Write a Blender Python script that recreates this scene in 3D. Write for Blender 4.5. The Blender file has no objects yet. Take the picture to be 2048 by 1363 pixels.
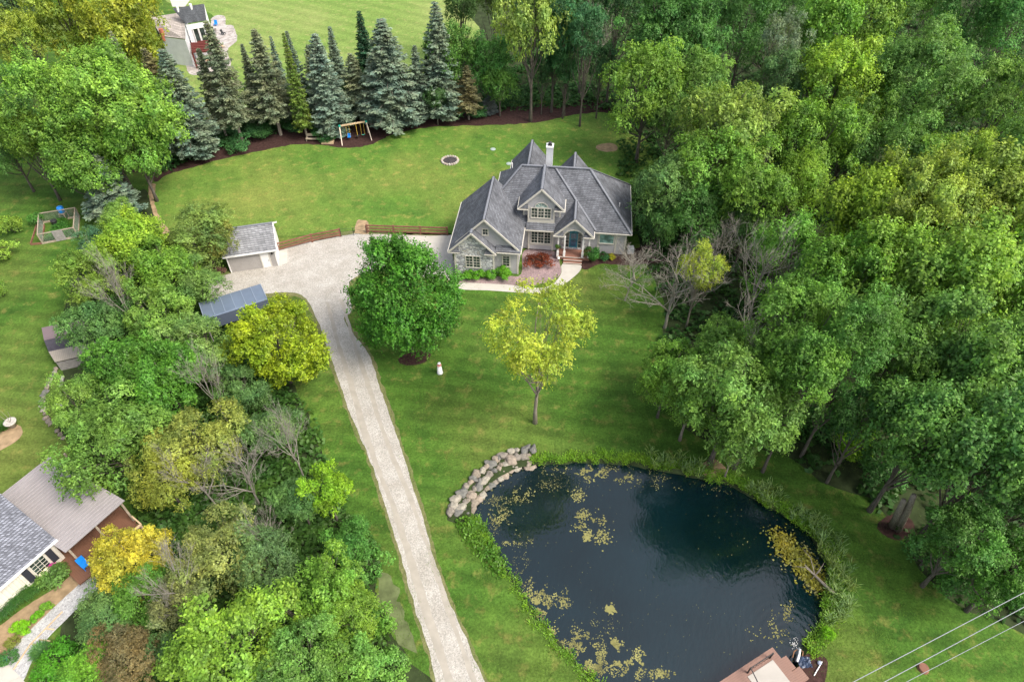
import bpy, bmesh, math, random
import numpy as np
from mathutils import Vector, noise
random.seed(7); rng=np.random.default_rng(11)
R=math.radians; SC=bpy.context.scene; COL=SC.collection
# ---------------------------------------------------------------- camera, sky, sun
CAMH=53.; F=1365.; s45=c45=math.sqrt(.5)
cd=bpy.data.cameras.new("camera"); cam=bpy.data.objects.new("camera",cd); COL.objects.link(cam); SC.camera=cam
cam.location=(0,0,CAMH); cam.rotation_euler=(R(45),0,0)
cd.sensor_width=36; cd.lens=36*F/2048; cd.clip_start=.5; cd.clip_end=3000
SUN_EL=52; SUN_AZ=118     # azimuth clockwise from +Y (away from the camera)
W=bpy.data.worlds.new("World"); SC.world=W; W.use_nodes=True; nt=W.node_tree
bg=nt.nodes['Background']; sky=nt.nodes.new('ShaderNodeTexSky'); sky.sky_type='NISHITA'; sky.sun_disc=False
sky.sun_elevation=R(SUN_EL); sky.sun_rotation=R(SUN_AZ); sky.dust_density=4; sky.air_density=1.2; sky.ozone_density=1
hs=nt.nodes.new('ShaderNodeHueSaturation'); hs.inputs['Saturation'].default_value=.6
nt.links.new(sky.outputs[0],hs.inputs['Color']); nt.links.new(hs.outputs[0],bg.inputs[0]); bg.inputs[1].default_value=.15
ld=bpy.data.lights.new("sun",'SUN'); ld.energy=1.9; ld.angle=R(22); ld.color=(1,.96,.89)
sun=bpy.data.objects.new("sun",ld); COL.objects.link(sun)
sd=Vector((math.sin(R(SUN_AZ))*math.cos(R(SUN_EL)),math.cos(R(SUN_AZ))*math.cos(R(SUN_EL)),math.sin(R(SUN_EL))))
sun.rotation_euler=sd.to_track_quat('Z','Y').to_euler()
SC.view_settings.view_transform='Standard'; SC.view_settings.look='None'; SC.view_settings.gamma=1
SC.view_settings.exposure=1.1
try: SC.cycles.max_bounces=7; SC.cycles.diffuse_bounces=3; SC.cycles.glossy_bounces=2; SC.cycles.transmission_bounces=3; SC.cycles.transparent_max_bounces=4
except Exception: pass
# ---------------------------------------------------------------- helpers
def G(px,py,z=0.):
    a=(px-1024)/F; b=(py-681.5)/F; d=(CAMH-z)/(s45+b*c45)
    return Vector((a*d,d*(c45-b*s45),z))
def Pj(x,y,z):
    dz=z-CAMH; d=y*c45-dz*s45
    return (1024+F*x/d, 681.5-F*(y*s45+dz*c45)/d)
def mpp(px,py,z=0.):  # metres per photo pixel at a place
    b=(py-681.5)/F; return (CAMH-z)/(s45+b*c45)/F
def hfor(b,topy):
    lo,hi=0,40
    for _ in range(40):
        m=(lo+hi)/2
        if Pj(b.x,b.y,m)[1]>topy: lo=m
        else: hi=m
    return m
def tag(o,label=None,cat=None,group=None,kind=None):
    if label: o['label']=label
    if cat: o['category']=cat
    if group: o['group']=group
    if kind: o['kind']=kind
    return o
def empty(name,loc,label,cat,group=None,rz=0):
    o=bpy.data.objects.new(name,None); COL.objects.link(o); o.location=loc; o.rotation_euler=(0,0,rz); o.empty_display_size=.3
    return tag(o,label,cat,group)
class MB:
    def __init__(s): s.v=[]; s.f=[]
    def add(s,vs,fs):
        n=len(s.v); s.v+= [tuple(v) for v in vs]; s.f+=[tuple(i+n for i in f) for f in fs]; return s
    def quad(s,*p): return s.add(p,[tuple(range(len(p)))])
    def box(s,x0,x1,y0,y1,z0,z1):
        return s.add([(x0,y0,z0),(x1,y0,z0),(x1,y1,z0),(x0,y1,z0),(x0,y0,z1),(x1,y0,z1),(x1,y1,z1),(x0,y1,z1)],
          [(3,2,1,0),(4,5,6,7),(0,1,5,4),(1,2,6,5),(2,3,7,6),(3,0,4,7)])
    def slab(s,pts,t,n=None):   # thick polygon; t along down
        pts=[Vector(p) for p in pts]
        if n is None:
            n=Vector((0,0,0))
            for i in range(len(pts)):
                a,b=pts[i],pts[(i+1)%len(pts)]
                n+=Vector(((a.y-b.y)*(a.z+b.z),(a.z-b.z)*(a.x+b.x),(a.x-b.x)*(a.y+b.y)))
            n.normalize()
            if n.z<0: n=-n; pts=pts[::-1]
        n=Vector(n); k=len(pts)
        return s.add(pts+[p-n*t for p in pts],[tuple(range(k)),tuple(range(2*k-1,k-1,-1))]+[((i+1)%k,i,k+i,k+(i+1)%k) for i in range(k)])
    def bar(s,a,b,w,h=None):    # box beam from a to b
        a=Vector(a); b=Vector(b); h=h or w; d=(b-a).normalized()
        u=Vector((0,0,1)) if abs(d.z)<.95 else Vector((0,1,0))
        x=d.cross(u).normalized()*w/2; y=x.cross(d).normalized()*h/2
        vs=[a-x-y,a+x-y,a+x+y,a-x+y,b-x-y,b+x-y,b+x+y,b-x+y]
        return s.add(vs,[(3,2,1,0),(4,5,6,7),(0,1,5,4),(1,2,6,5),(2,3,7,6),(3,0,4,7)])
    def tube(s,pts,rad,n=6,cap=True):
        pts=[Vector(p) for p in pts]; k=len(pts)
        if not hasattr(rad,'__len__'): rad=[rad]*k
        vs=[]; x=None
        for i,p in enumerate(pts):
            d=(pts[min(i+1,k-1)]-pts[max(i-1,0)]).normalized()
            if x is None: x=d.cross(Vector((.3,.2,1)) if abs(d.z)<.9 else Vector((1,.1,0))).normalized()
            else: x=(x-d*x.dot(d)).normalized()
            y=d.cross(x)
            for j in range(n):
                a=2*math.pi*j/n; vs.append(p+(x*math.cos(a)+y*math.sin(a))*rad[i])
        fs=[(i*n+j,i*n+(j+1)%n,(i+1)*n+(j+1)%n,(i+1)*n+j) for i in range(k-1) for j in range(n)]
        if cap: fs+=[tuple(range(n-1,-1,-1)),tuple((k-1)*n+j for j in range(n))]
        return s.add(vs,fs)
    def lathe(s,c,prof,n=14):   # prof: (r,z)
        vs=[(c[0]+r*math.cos(2*math.pi*j/n),c[1]+r*math.sin(2*math.pi*j/n),c[2]+z) for r,z in prof for j in range(n)]
        fs=[(i*n+j,i*n+(j+1)%n,(i+1)*n+(j+1)%n,(i+1)*n+j) for i in range(len(prof)-1) for j in range(n)]
        fs+=[tuple(range(n-1,-1,-1)),tuple((len(prof)-1)*n+j for j in range(n))]
        return s.add(vs,fs)
    def build(s,name,mat,parent=None,world=False,smooth=False,**kw):
        off=parent.location if (parent and world) else Vector((0,0,0))
        g=parent
        if parent and world and parent.parent: off=parent.parent.location
        me=bpy.data.meshes.new(name); me.from_pydata([(v[0]-off[0],v[1]-off[1],v[2]-off[2]) for v in s.v],[],s.f); me.update()
        if mat: me.materials.append(mat)
        if smooth: me.polygons.foreach_set('use_smooth',[True]*len(me.polygons))
        o=bpy.data.objects.new(name,me); COL.objects.link(o); o.parent=parent
        return tag(o,**kw)
# ---------------------------------------------------------------- materials
def newmat(name,rough=.8,spec=.3):
    m=bpy.data.materials.new(name); m.use_nodes=True; b=m.node_tree.nodes['Principled BSDF']
    b.inputs['Roughness'].default_value=rough; b.inputs['Specular IOR Level'].default_value=spec
    return m,m.node_tree,b
class N:
    def __init__(s,nt): s.nt=nt
    def n(s,t,**kw):
        x=s.nt.nodes.new(t)
        for k,v in kw.items(): setattr(x,k,v)
        return x
    def L(s,a,b): s.nt.links.new(a,b)
    def pos(s): return s.n('ShaderNodeNewGeometry').outputs['Position']
    def obj(s): return s.n('ShaderNodeTexCoord').outputs['Object']
    def map(s,src,scale,rot=(0,0,0)):
        m=s.n('ShaderNodeMapping'); s.L(src,m.inputs[0]); m.inputs['Scale'].default_value=scale; m.inputs['Rotation'].default_value=rot; return m.outputs[0]
    def noise(s,src,scale,detail=3,rough=.55,dist=0):
        m=s.n('ShaderNodeTexNoise'); s.L(src,m.inputs['Vector']); m.inputs['Scale'].default_value=scale; m.inputs['Detail'].default_value=detail
        m.inputs['Roughness'].default_value=rough; m.inputs['Distortion'].default_value=dist; return m.outputs['Fac']
    def ramp(s,src,stops):
        m=s.n('ShaderNodeValToRGB'); s.L(src,m.inputs[0]); e=m.color_ramp.elements
        while len(e)<len(stops): e.new(.5)
        for i,(p,c) in enumerate(stops): e[i].position=p; e[i].color=(c if len(c)==4 else (*c,1)) if hasattr(c,'__len__') else (c,c,c,1)
        return m.outputs[0]
    def mix(s,f,a,b,mode='MIX'):
        m=s.n('ShaderNodeMix',data_type='RGBA',blend_type=mode)
        for i,x in ((0,f),(6,a),(7,b)):
            if hasattr(x,'is_output') or hasattr(x,'links'): s.L(x,m.inputs[i])
            else: m.inputs[i].default_value=x if not hasattr(x,'__len__') else (*x[:3],1)
        return m.outputs[2]
    def math(s,op,a,b=0,c=0):
        m=s.n('ShaderNodeMath',operation=op)
        for i,x in enumerate((a,b,c)):
            if hasattr(x,'links'): s.L(x,m.inputs[i])
            else: m.inputs[i].default_value=x
        return m.outputs[0]
    def bump(s,h,strength,dist,b):
        m=s.n('ShaderNodeBump'); m.inputs['Strength'].default_value=strength; m.inputs['Distance'].default_value=dist
        s.L(h,m.inputs['Height']); s.L(m.outputs[0],b.inputs['Normal'])
def simple(name,c,rough=.7,spec=.3,var=.25,scale=3,bump=0,metal=0):
    m,t,b=newmat(name,rough,spec); q=N(t); p=q.obj(); n=q.noise(p,scale,4)
    q.L(q.ramp(n,[(.25,[x*(1-var) for x in c]),(.75,[min(1,x*(1+var)) for x in c])]),b.inputs['Base Color']); b.inputs['Metallic'].default_value=metal
    if bump: q.bump(q.noise(p,scale*4,3),.5,bump,b)
    return m
def leafmat(name,transl=.35):
    m=bpy.data.materials.new(name); m.use_nodes=True; t=m.node_tree; q=N(t); t.nodes.remove(t.nodes['Principled BSDF'])
    oi=q.n('ShaderNodeObjectInfo').outputs['Color']; at=q.n('ShaderNodeAttribute',attribute_name='var').outputs['Fac']
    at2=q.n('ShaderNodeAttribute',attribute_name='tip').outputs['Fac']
    v=q.ramp(at,[(0,.38),(.45,.9),(1,1.75)])
    c=q.mix(1.,oi,v,'MULTIPLY')
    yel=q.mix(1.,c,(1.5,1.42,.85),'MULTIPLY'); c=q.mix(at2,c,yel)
    c=q.mix(1.,c,q.ramp(q.noise(q.pos(),.42,3,.6),[(.32,(.78,.88,.95)),(.68,(1.3,1.14,.95))]),'MULTIPLY')
    d=q.n('ShaderNodeBsdfDiffuse'); q.L(c,d.inputs[0]); tr=q.n('ShaderNodeBsdfTranslucent')
    q.L(q.mix(1.,c,(1.25,1.3,.6),'MULTIPLY'),tr.inputs[0])
    ms=q.n('ShaderNodeMixShader'); ms.inputs[0].default_value=transl; q.L(d.outputs[0],ms.inputs[1]); q.L(tr.outputs[0],ms.inputs[2])
    gl=q.n('ShaderNodeBsdfGlossy'); gl.inputs['Roughness'].default_value=.45; gl.inputs[0].default_value=(.8,1,.6,1)
    m2=q.n('ShaderNodeMixShader'); m2.inputs[0].default_value=.02; q.L(ms.outputs[0],m2.inputs[1]); q.L(gl.outputs[0],m2.inputs[2])
    q.L(m2.outputs[0],t.nodes['Material Output'].inputs[0]); return m
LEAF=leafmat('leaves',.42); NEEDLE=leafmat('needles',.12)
def barkmat(name,c1,c2):
    m,t,b=newmat(name,.9,.1); q=N(t); p=q.map(q.obj(),(4,4,.8)); n=q.noise(p,3,4)
    q.L(q.ramp(n,[(.3,c1),(.7,c2)]),b.inputs['Base Color']); q.bump(n,.6,.03,b); return m
BARK=barkmat('bark',(.05,.042,.034),(.17,.145,.12)); DEAD=barkmat('dead_wood',(.15,.135,.11),(.33,.3,.25)); LBARK=barkmat('pale_bark',(.14,.115,.09),(.3,.26,.21))
def lawnmat(name,base,dry,dark,stripes=1.,rot=.1,per=1.7):
    m,t,b=newmat(name,.9,.1); q=N(t); p=q.pos()
    big=q.noise(p,.045,3,.5); mid=q.noise(p,.3,5,.6,.6); fine=q.noise(p,5,3,.7); spot=q.noise(p,.75,4,.65)
    c=q.mix(q.ramp(mid,[(.3,0),(.7,1)]),dark,base)
    c=q.mix(q.math('MULTIPLY',q.ramp(big,[(.45,0),(.68,1)]),.6),c,dry)
    c=q.mix(q.math('MULTIPLY',q.ramp(spot,[(.54,0),(.74,1)]),.75),c,[dry[0]*1.25,dry[1]*1.05,dry[2]*1.2])
    w=q.n('ShaderNodeTexWave',bands_direction='Y'); q.L(q.map(p,(1,1,1),(0,0,rot)),w.inputs[0]); w.inputs['Scale'].default_value=.31/per*1.; w.inputs['Distortion'].default_value=9; w.inputs['Detail'].default_value=2; w.inputs['Detail Scale'].default_value=.12
    st=q.ramp(w.outputs['Fac'],[(.2,1-.13*stripes),(.8,1+.13*stripes)]); c=q.mix(1.,c,st,'MULTIPLY')
    c=q.mix(1.,c,q.ramp(fine,[(.25,.62),(.75,1.38)]),'MULTIPLY')
    c=q.mix(1.,c,q.ramp(q.noise(p,1.6,3,.7,1.),[(.3,.8),(.7,1.2)]),'MULTIPLY')
    q.L(c,b.inputs['Base Color']); q.bump(q.math('ADD',fine,q.math('MULTIPLY',mid,2.5)),.8,.08,b); return m
LAWN=lawnmat('lawn_grass',(.068,.135,.018),(.14,.152,.036),(.033,.08,.011),.75,.12,2.0)
BACKLAWN=lawnmat('back_lawn_grass',(.095,.175,.026),(.2,.21,.05),(.055,.12,.019),.25,1.2,3.1)
FIELD=lawnmat('field_grass',(.15,.22,.05),(.24,.26,.09),(.12,.19,.04),.5,.5,3.5)
def gravelmat(name,a,bc,c3,scale=7):
    m,t,b=newmat(name,.9,.2); q=N(t); p=q.pos(); v=q.n('ShaderNodeTexVoronoi'); q.L(p,v.inputs['Vector']); v.inputs['Scale'].default_value=scale
    n=q.noise(p,.5,4,.6); c=q.mix(q.ramp(n,[(.35,0),(.65,1)]),a,bc); n2=q.noise(p,scale*1.3,3,.8)
    c=q.mix(q.ramp(n2,[(.52,0),(.7,1)]),c,c3); 
    h=q.ramp(v.outputs['Color'],[(0,.72),(1,1.25)]); c=q.mix(1.,c,h,'MULTIPLY'); q.L(c,b.inputs['Base Color'])
    q.bump(v.outputs['Distance'],.5,.04,b); return m
GRAVEL=gravelmat('driveway_gravel',(.39,.365,.325),(.31,.285,.245),(.2,.175,.145),11)
VERGE=gravelmat('verge_dirt',(.15,.14,.06),(.1,.12,.035),(.07,.09,.025))
LAVA=gravelmat('red_stone_chips',(.28,.2,.195),(.21,.155,.15),(.15,.09,.09),6)
PEBBLE=gravelmat('grey_path_gravel',(.42,.41,.4),(.33,.32,.31),(.16,.15,.15),9)
MULCH=simple('mulch',(.045,.024,.02),.95,.1,.5,3,.05)
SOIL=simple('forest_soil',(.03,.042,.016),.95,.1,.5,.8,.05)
DIRT=simple('bare_dirt',(.27,.19,.11),.95,.1,.35,1.5,.03)
CONC=simple('concrete',(.41,.38,.33),.85,.2,.09,1.2); ROCKM=simple('fieldstone',(.36,.3,.25),.85,.3,.38,1.3,.03)
def shingle(name,c,sp=.2,streak=.35,bw=.42,bh=.15):
    m,t,b=newmat(name,.9,.2); q=N(t); p=q.obj()
    br=q.n('ShaderNodeTexBrick'); sx=q.n('ShaderNodeSeparateXYZ'); q.L(p,sx.inputs[0]); cb=q.n('ShaderNodeCombineXYZ')
    q.L(q.math('ADD',sx.outputs[0],sx.outputs[1]),cb.inputs[0]); q.L(sx.outputs[2],cb.inputs[1]); q.L(cb.outputs[0],br.inputs['Vector'])
    br.inputs['Scale'].default_value=1; br.inputs['Brick Width'].default_value=bw; br.inputs['Row Height'].default_value=bh; br.inputs['Mortar Size'].default_value=.018; br.inputs['Bias'].default_value=0
    br.inputs['Color1'].default_value=(*[x*(1-sp) for x in c],1); br.inputs['Color2'].default_value=(*[x*(1+sp) for x in c],1); br.inputs['Mortar'].default_value=(*[x*.45 for x in c],1)
    n=q.noise(q.map(p,(1.6,1.6,.35)),.6,5,.65); c2=q.mix(1.,br.outputs['Color'],q.ramp(n,[(.3,1-streak),(.7,1+streak)]),'MULTIPLY')
    c2=q.mix(1.,c2,q.ramp(q.noise(p,14,2,.8),[(.3,.75),(.7,1.25)]),'MULTIPLY')
    q.L(c2,b.inputs['Base Color']); q.bump(br.outputs['Fac'],-.5,.02,b); return m
SHING=shingle('grey_shingles',(.118,.121,.132),.18,.35); SHING2=shingle('light_grey_shingles',(.21,.21,.215),.25,.15); SHING3=shingle('mottled_blue_grey_shingles',(.17,.175,.2),.5,.1,.17,.1); SHINGD=shingle('charcoal_shingles',(.085,.09,.1)); SHINGT=shingle('tan_shingles',(.33,.29,.26),.15,.1)
CAP=simple('ridge_cap_shingles',(.16,.165,.18),.9,.2,.25,6)
def siding(name,c,per=.16,ax=2):
    m,t,b=newmat(name,.6,.3); q=N(t); p=q.obj(); sx=q.n('ShaderNodeSeparateXYZ'); q.L(p,sx.inputs[0])
    f=q.math('FRACT',q.math('DIVIDE',sx.outputs[ax],per)); c1=q.ramp(f,[(0,[x*.6 for x in c]),(.12,[x*.95 for x in c]),(1,c)])
    c1=q.mix(1.,c1,q.ramp(q.noise(p,1.1,3),[(.3,.93),(.7,1.07)]),'MULTIPLY'); q.L(c1,b.inputs['Base Color']); q.bump(f,.5,.015,b); return m
SIDE=siding('grey_siding',(.4,.385,.39)); SIDESH=siding('taupe_siding',(.34,.315,.295)); SIDEW=siding('white_siding',(.62,.62,.62)); SIDEC=siding('cream_board_siding',(.66,.6,.51),.3,0)
TRIM=simple('cream_trim',(.5,.465,.4),.6,.3,.06); WHITE=simple('white_paint',(.7,.68,.65),.5,.4,.05); TEAL=simple('teal_paint',(.015,.17,.23),.4,.5,.1)
def stone():
    m,t,b=newmat('veneer_stone',.85,.2); q=N(t); p=q.map(q.obj(),(1,1,1.5)); v=q.n('ShaderNodeTexVoronoi'); q.L(p,v.inputs['Vector']); v.inputs['Scale'].default_value=2.4
    e=q.n('ShaderNodeTexVoronoi',feature='DISTANCE_TO_EDGE'); q.L(p,e.inputs['Vector']); e.inputs['Scale'].default_value=2.4
    c=q.ramp(q.n('ShaderNodeSeparateColor').outputs[0],[(0,.3),(1,.7)])
    s=q.n('ShaderNodeSeparateColor'); q.L(v.outputs['Color'],s.inputs[0])
    c=q.ramp(s.outputs[0],[(0,(.25,.25,.27)),(.35,(.46,.46,.47)),(.75,(.66,.65,.64)),(1,(.42,.38,.34))])
    c=q.mix(1.,c,q.ramp(q.noise(p,7,3,.7),[(.3,.75),(.7,1.2)]),'MULTIPLY')
    c=q.mix(q.ramp(e.outputs['Distance'],[(.02,1),(.09,0)]),c,(.2,.19,.19)); q.L(c,b.inputs['Base Color']); q.bump(e.outputs['Distance'],.6,.08,b); return m
STONE=stone()
def glass(name,c):
    m,t,b=newmat(name,.08,.6); q=N(t); n=q.noise(q.obj(),1.5,3); q.L(q.ramp(n,[(.35,[x*.5 for x in c]),(.7,[x*1.6 for x in c])]),b.inputs['Base Color']); return m
GLASS=glass('window_glass',(.03,.045,.04)); LACE=glass('curtained_glass',(.16,.26,.24)); ARCHG=glass('arch_glass',(.3,.4,.38))
DECKW=siding('composite_deck',(.36,.19,.14),.14,0); BROWNW=simple('brown_fence_wood',(.19,.09,.06),.8,.2,.3,2); DECKD=siding('stained_deck_boards',(.16,.075,.045),.15,0); WOOD=simple('weathered_wood',(.33,.27,.2),.85,.2,.3,3); PINE=simple('tan_wood',(.5,.36,.22),.8,.2,.2,3)
GREYW=simple('grey_weathered_boards',(.25,.23,.21),.9,.1,.3,4); BLACK=simple('black_metal',(.02,.02,.02),.5,.5,.1); CABLE=simple('cable',(.22,.23,.24),.5,.4,.05)
BLUE=simple('blue_plastic',(.01,.2,.6),.4,.5,.1); RED=simple('red_plastic',(.5,.03,.05),.4,.5,.1); YROPE=simple('yellow_rope',(.45,.3,.05),.7,.2,.1); GREENP=simple('green_plastic',(.02,.3,.22),.5,.4,.1)
METALBG=siding('ribbed_metal',(.26,.235,.23),.32,1); COOPM=siding('plum_brown_metal',(.19,.135,.14),.25,0); COOPD=simple('dark_roofing',(.05,.045,.055),.8,.2,.2,3); COOPT=siding('tan_metal',(.27,.235,.19),.2,0)
CARM=simple('blue_grey_metal',(.14,.175,.23),.45,.5,.12,.5,metal=.2); CARD=simple('navy_metal',(.02,.03,.05),.5,.5,.1); PERG=simple('dark_red_wood',(.13,.03,.025),.7,.3,.2,3); LINEN=simple('cream_fabric',(.36,.33,.29),.9,.1,.1,.8); DARKB=simple('dark_shutter',(.03,.03,.04),.5,.3,.1)
def watermat():
    m,t,b=newmat('pond_water',.04,.5); q=N(t); p=q.pos(); b.inputs['IOR'].default_value=1.62
    big=q.noise(p,.12,3,.5,.5)
    q.L(q.ramp(big,[(.35,(.001,.006,.007)),(.7,(.0022,.011,.014))]),b.inputs['Base Color'])
    h=q.math('MULTIPLY',q.noise(q.map(p,(1,.45,1),(0,0,.35)),3.2,3,.6,.6),.8)
    for (x,y),amp,k in (((3.2,32.7),.11,12.),((13.4,26.2),.07,10.),((21.3,20.7),.2,11.)):
        d=q.n('ShaderNodeVectorMath',operation='DISTANCE'); q.L(p,d.inputs[0]); d.inputs[1].default_value=(x,y,-.35); r=d.outputs['Value']
        r2=q.math('ADD',r,q.math('MULTIPLY',q.noise(p,.6,2),.5))
        w=q.math('MULTIPLY',q.math('SINE',q.math('MULTIPLY',r2,k)),q.math('POWER',2.718,q.math('MULTIPLY',r,-.33)))
        boil=q.math('MULTIPLY',q.noise(p,9,3,.8),q.math('POWER',2.718,q.math('MULTIPLY',q.math('MULTIPLY',r,r),-1.6)))
        h=q.math('ADD',h,q.math('ADD',q.math('MULTIPLY',w,amp),boil))
    q.bump(h,.22,.08,b); return m
WATER=watermat()
# ---------------------------------------------------------------- ground
def rag(pts,amp,step,seed=0,closed=True):   # ragged outline through the given ground points
    out=[]; n=len(pts)
    for i in range(n if closed else n-1):
        a=pts[i]; b=pts[(i+1)%n]; p0=pts[(i-1)%n]; p3=pts[(i+2)%n]; k=max(1,int((b-a).length/step))
        for j in range(k):
            t=j/k; q=.5*((2*a)+(b-p0)*t+(2*p0-5*a+4*b-p3)*t*t+(3*a-p0-3*b+p3)*t**3) if closed else a.lerp(b,t)
            o=Vector((noise.noise(Vector((q.x*.9,q.y*.9,seed))),noise.noise(Vector((q.x*.9,q.y*.9,seed+9))),0))*amp
            o+=Vector((noise.noise(Vector((q.x*3.1,q.y*3.1,seed))),noise.noise(Vector((q.x*3.1,q.y*3.1,seed+5))),0))*amp*.6
            out.append(q+o)
    return out
def fillpoly(loops,z):
    bm=bmesh.new(); es=[]
    for lp in loops:
        vs=[bm.verts.new((p[0],p[1],z)) for p in lp]
        es+=[bm.edges.new((vs[i],vs[(i+1)%len(vs)])) for i in range(len(vs))]
    bmesh.ops.triangle_fill(bm,edges=es,use_beauty=True,normal=(0,0,1))
    for f in bm.faces:
        if f.normal.z<0: f.normal_flip()
    return bm
def sheet(name,px,z,mat,amp=.15,step=.5,seed=0,kind='structure',zg=0,label=None,holes=()):
    lp=rag([G(x,y,zg) for x,y in px],amp,step,seed) if amp else [G(x,y,zg) for x,y in px]
    bm=fillpoly([lp]+list(holes),z); me=bpy.data.meshes.new(name); bm.to_mesh(me); bm.free(); me.materials.append(mat)
    o=bpy.data.objects.new(name,me); COL.objects.link(o); o['kind']=kind
    if label: o['label']=label
    return lp
POND=[(1070,925),(1120,921),(1180,918),(1240,922),(1300,930),(1360,942),(1420,955),(1470,970),(1520,997),(1565,1022),(1612,1052),(1640,1092),(1658,1130),(1662,1175),(1655,1220),(1640,1262),(1618,1292),(1595,1350),(1570,1420),(1480,1490),(1350,1480),(1250,1430),(1185,1363),(1130,1308),(1080,1250),(1040,1190),(1010,1145),(985,1100),(965,1062),(955,1035),(938,1022),(945,1000),(972,968),(1005,946),(1040,930)]
pond=rag([G(x,y,-.2) for x,y in POND],.22,.45,3)
pond=[Vector((p.x,p.y,0)) for p in pond]
bm=fillpoly([[(-900,-300),(900,-300),(900,1600),(-900,1600)],pond],0)
me=bpy.data.meshes.new('ground'); bm.to_mesh(me); bm.free(); me.materials.append(LAWN)
o=bpy.data.objects.new('ground',me); COL.objects.link(o); o['kind']='structure'
cx=sum(p.x for p in pond)/len(pond); cy=sum(p.y for p in pond)/len(pond)
mb=MB(); k=len(pond); C0=Vector((cx,cy,0)); rings=[pond,[Vector((*(p+(C0-p).normalized()*.25).xy,-.3)) for p in pond],[Vector((*(p+(C0-p).normalized()*1.6).xy,-1.3)) for p in pond]]
mb.add(rings[0]+rings[1]+rings[2],[(r*k+(i+1)%k,r*k+i,(r+1)*k+i,(r+1)*k+(i+1)%k) for r in (0,1) for i in range(k)])
mb.build('pond_bank',SOIL,kind='structure',smooth=True)
wp=[p+(p-C0).normalized()*.3 for p in pond]
bm=fillpoly([wp],-.35); me=bpy.data.meshes.new('water'); bm.to_mesh(me); bm.free(); me.materials.append(WATER); o=bpy.data.objects.new('water',me); COL.objects.link(o); o['kind']='structure'
DRIVE=[(975,1370),(940,1290),(900,1200),(870,1120),(850,1040),(832,985),(805,900),(775,810),(760,770),(738,705),(690,640),(705,620),(700,570),(730,548),(800,540),(905,560),(905,500),(900,474),(880,470),(735,466),(700,467),(640,478),(575,492),(548,515),(460,545),(405,560),(400,600),(520,590),(600,590),(632,640),(650,690),(672,750),(700,830),(738,920),(765,1000),(790,1080),(810,1150),(832,1230),(855,1300),(872,1370),(905,1450),(1010,1450)]
def grow(pts,k):
    out=[];n=len(pts)
    for i in range(n):
        a=Vector((*pts[i-1],0)); b=Vector((*pts[(i+1)%n],0)); t=(b-a).normalized(); out.append((pts[i][0]+t.y*-k,pts[i][1]+t.x*k))
    return out
sheet('verge',grow(DRIVE,5),.006,VERGE,.2,.3,21)
sheet('driveway',grow(DRIVE,-2),.012,GRAVEL,.1,.3,22)
TRK=simple('compacted_gravel',(.3,.27,.225),.95,.1,.14,1.2); CL=[(668,600),(690,680),(716,760),(746,860),(772,930),(802,1000),(836,1100),(868,1200),(902,1300),(935,1400)]
def strip(off,w):
    P_=[G(x,y) for x,y in CL]; a=[];b=[]
    for i,p in enumerate(P_):
        t=(P_[min(i+1,len(P_)-1)]-P_[max(i-1,0)]).normalized(); n=Vector((t.y,-t.x,0)); w_=w*random.uniform(.6,1.2); a.append(p-n*(off*-1-w_)); b.append(p-n*(off*-1+w_))
    lp=rag(a,.1,.35,off*9,False)+rag(b[::-1],.1,.35,off*5,False); bm=fillpoly([lp],.017); me=bpy.data.meshes.new('wheel_track'); bm.to_mesh(me); bm.free(); me.materials.append(TRK); o=bpy.data.objects.new('wheel_track',me); COL.objects.link(o); o['kind']='structure'
strip(-.85,.26); strip(.8,.3)
sheet('back_lawn',[(318,450),(300,385),(320,355),(370,335),(440,315),(520,297),(580,286),(620,287),(680,293),(730,290),(780,268),(830,256),(900,250),(1000,249),(1080,240),(1140,228),(1210,222),(1300,300),(1290,345),(1262,430),(1262,470),(900,470),(700,462),(560,472),(550,450),(400,455)],.006,BACKLAWN,.4,.6,5)
sheet('field',[(330,0),(335,-60),(930,-60),(1010,0),(990,90),(960,205),(860,205),(700,205),(560,225),(470,235),(400,260),(330,300),(290,200),(430,40)],.006,FIELD,.3,1.5,6)
sheet('mulch_bed',[(300,350),(250,330),(420,270),(520,262),(600,240),(640,225),(780,225),(880,215),(1000,215),(1100,205),(1200,200),(1225,228),(1200,224),(1140,231),(1085,243),(1000,250),(900,252),(840,257),(785,270),(735,291),(690,296),(640,290),(590,289),(530,300),(450,317),(380,336),(330,352),(312,365)],.018,MULCH,.25,.4,7)
sheet('mulch_strip',[(298,372),(312,368),(308,400),(322,438),(345,470),(330,474),(312,440),(300,405)],.016,DIRT,.15,.4,8)
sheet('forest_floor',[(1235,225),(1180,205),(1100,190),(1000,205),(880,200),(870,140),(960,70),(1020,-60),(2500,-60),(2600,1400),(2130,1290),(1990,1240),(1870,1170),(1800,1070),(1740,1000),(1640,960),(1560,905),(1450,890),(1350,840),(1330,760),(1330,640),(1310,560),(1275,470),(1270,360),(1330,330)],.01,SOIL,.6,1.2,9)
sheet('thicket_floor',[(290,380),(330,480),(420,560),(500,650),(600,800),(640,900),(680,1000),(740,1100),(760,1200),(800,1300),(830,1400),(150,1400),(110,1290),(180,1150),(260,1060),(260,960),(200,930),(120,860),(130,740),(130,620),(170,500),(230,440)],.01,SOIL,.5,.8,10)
sheet('stone_chip_bed',[(900,556),(1010,552),(1042,548),(1050,500),(1113,503),(1118,520),(1122,545),(1105,560),(1060,572),(1020,570),(925,567)],.018,LAVA,.05,.4,11)
sheet('shrub_bed',[(1150,505),(1260,498),(1300,490),(1330,520),(1260,530),(1200,528),(1170,540),(1160,530)],.016,MULCH,.15,.4,12)
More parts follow.
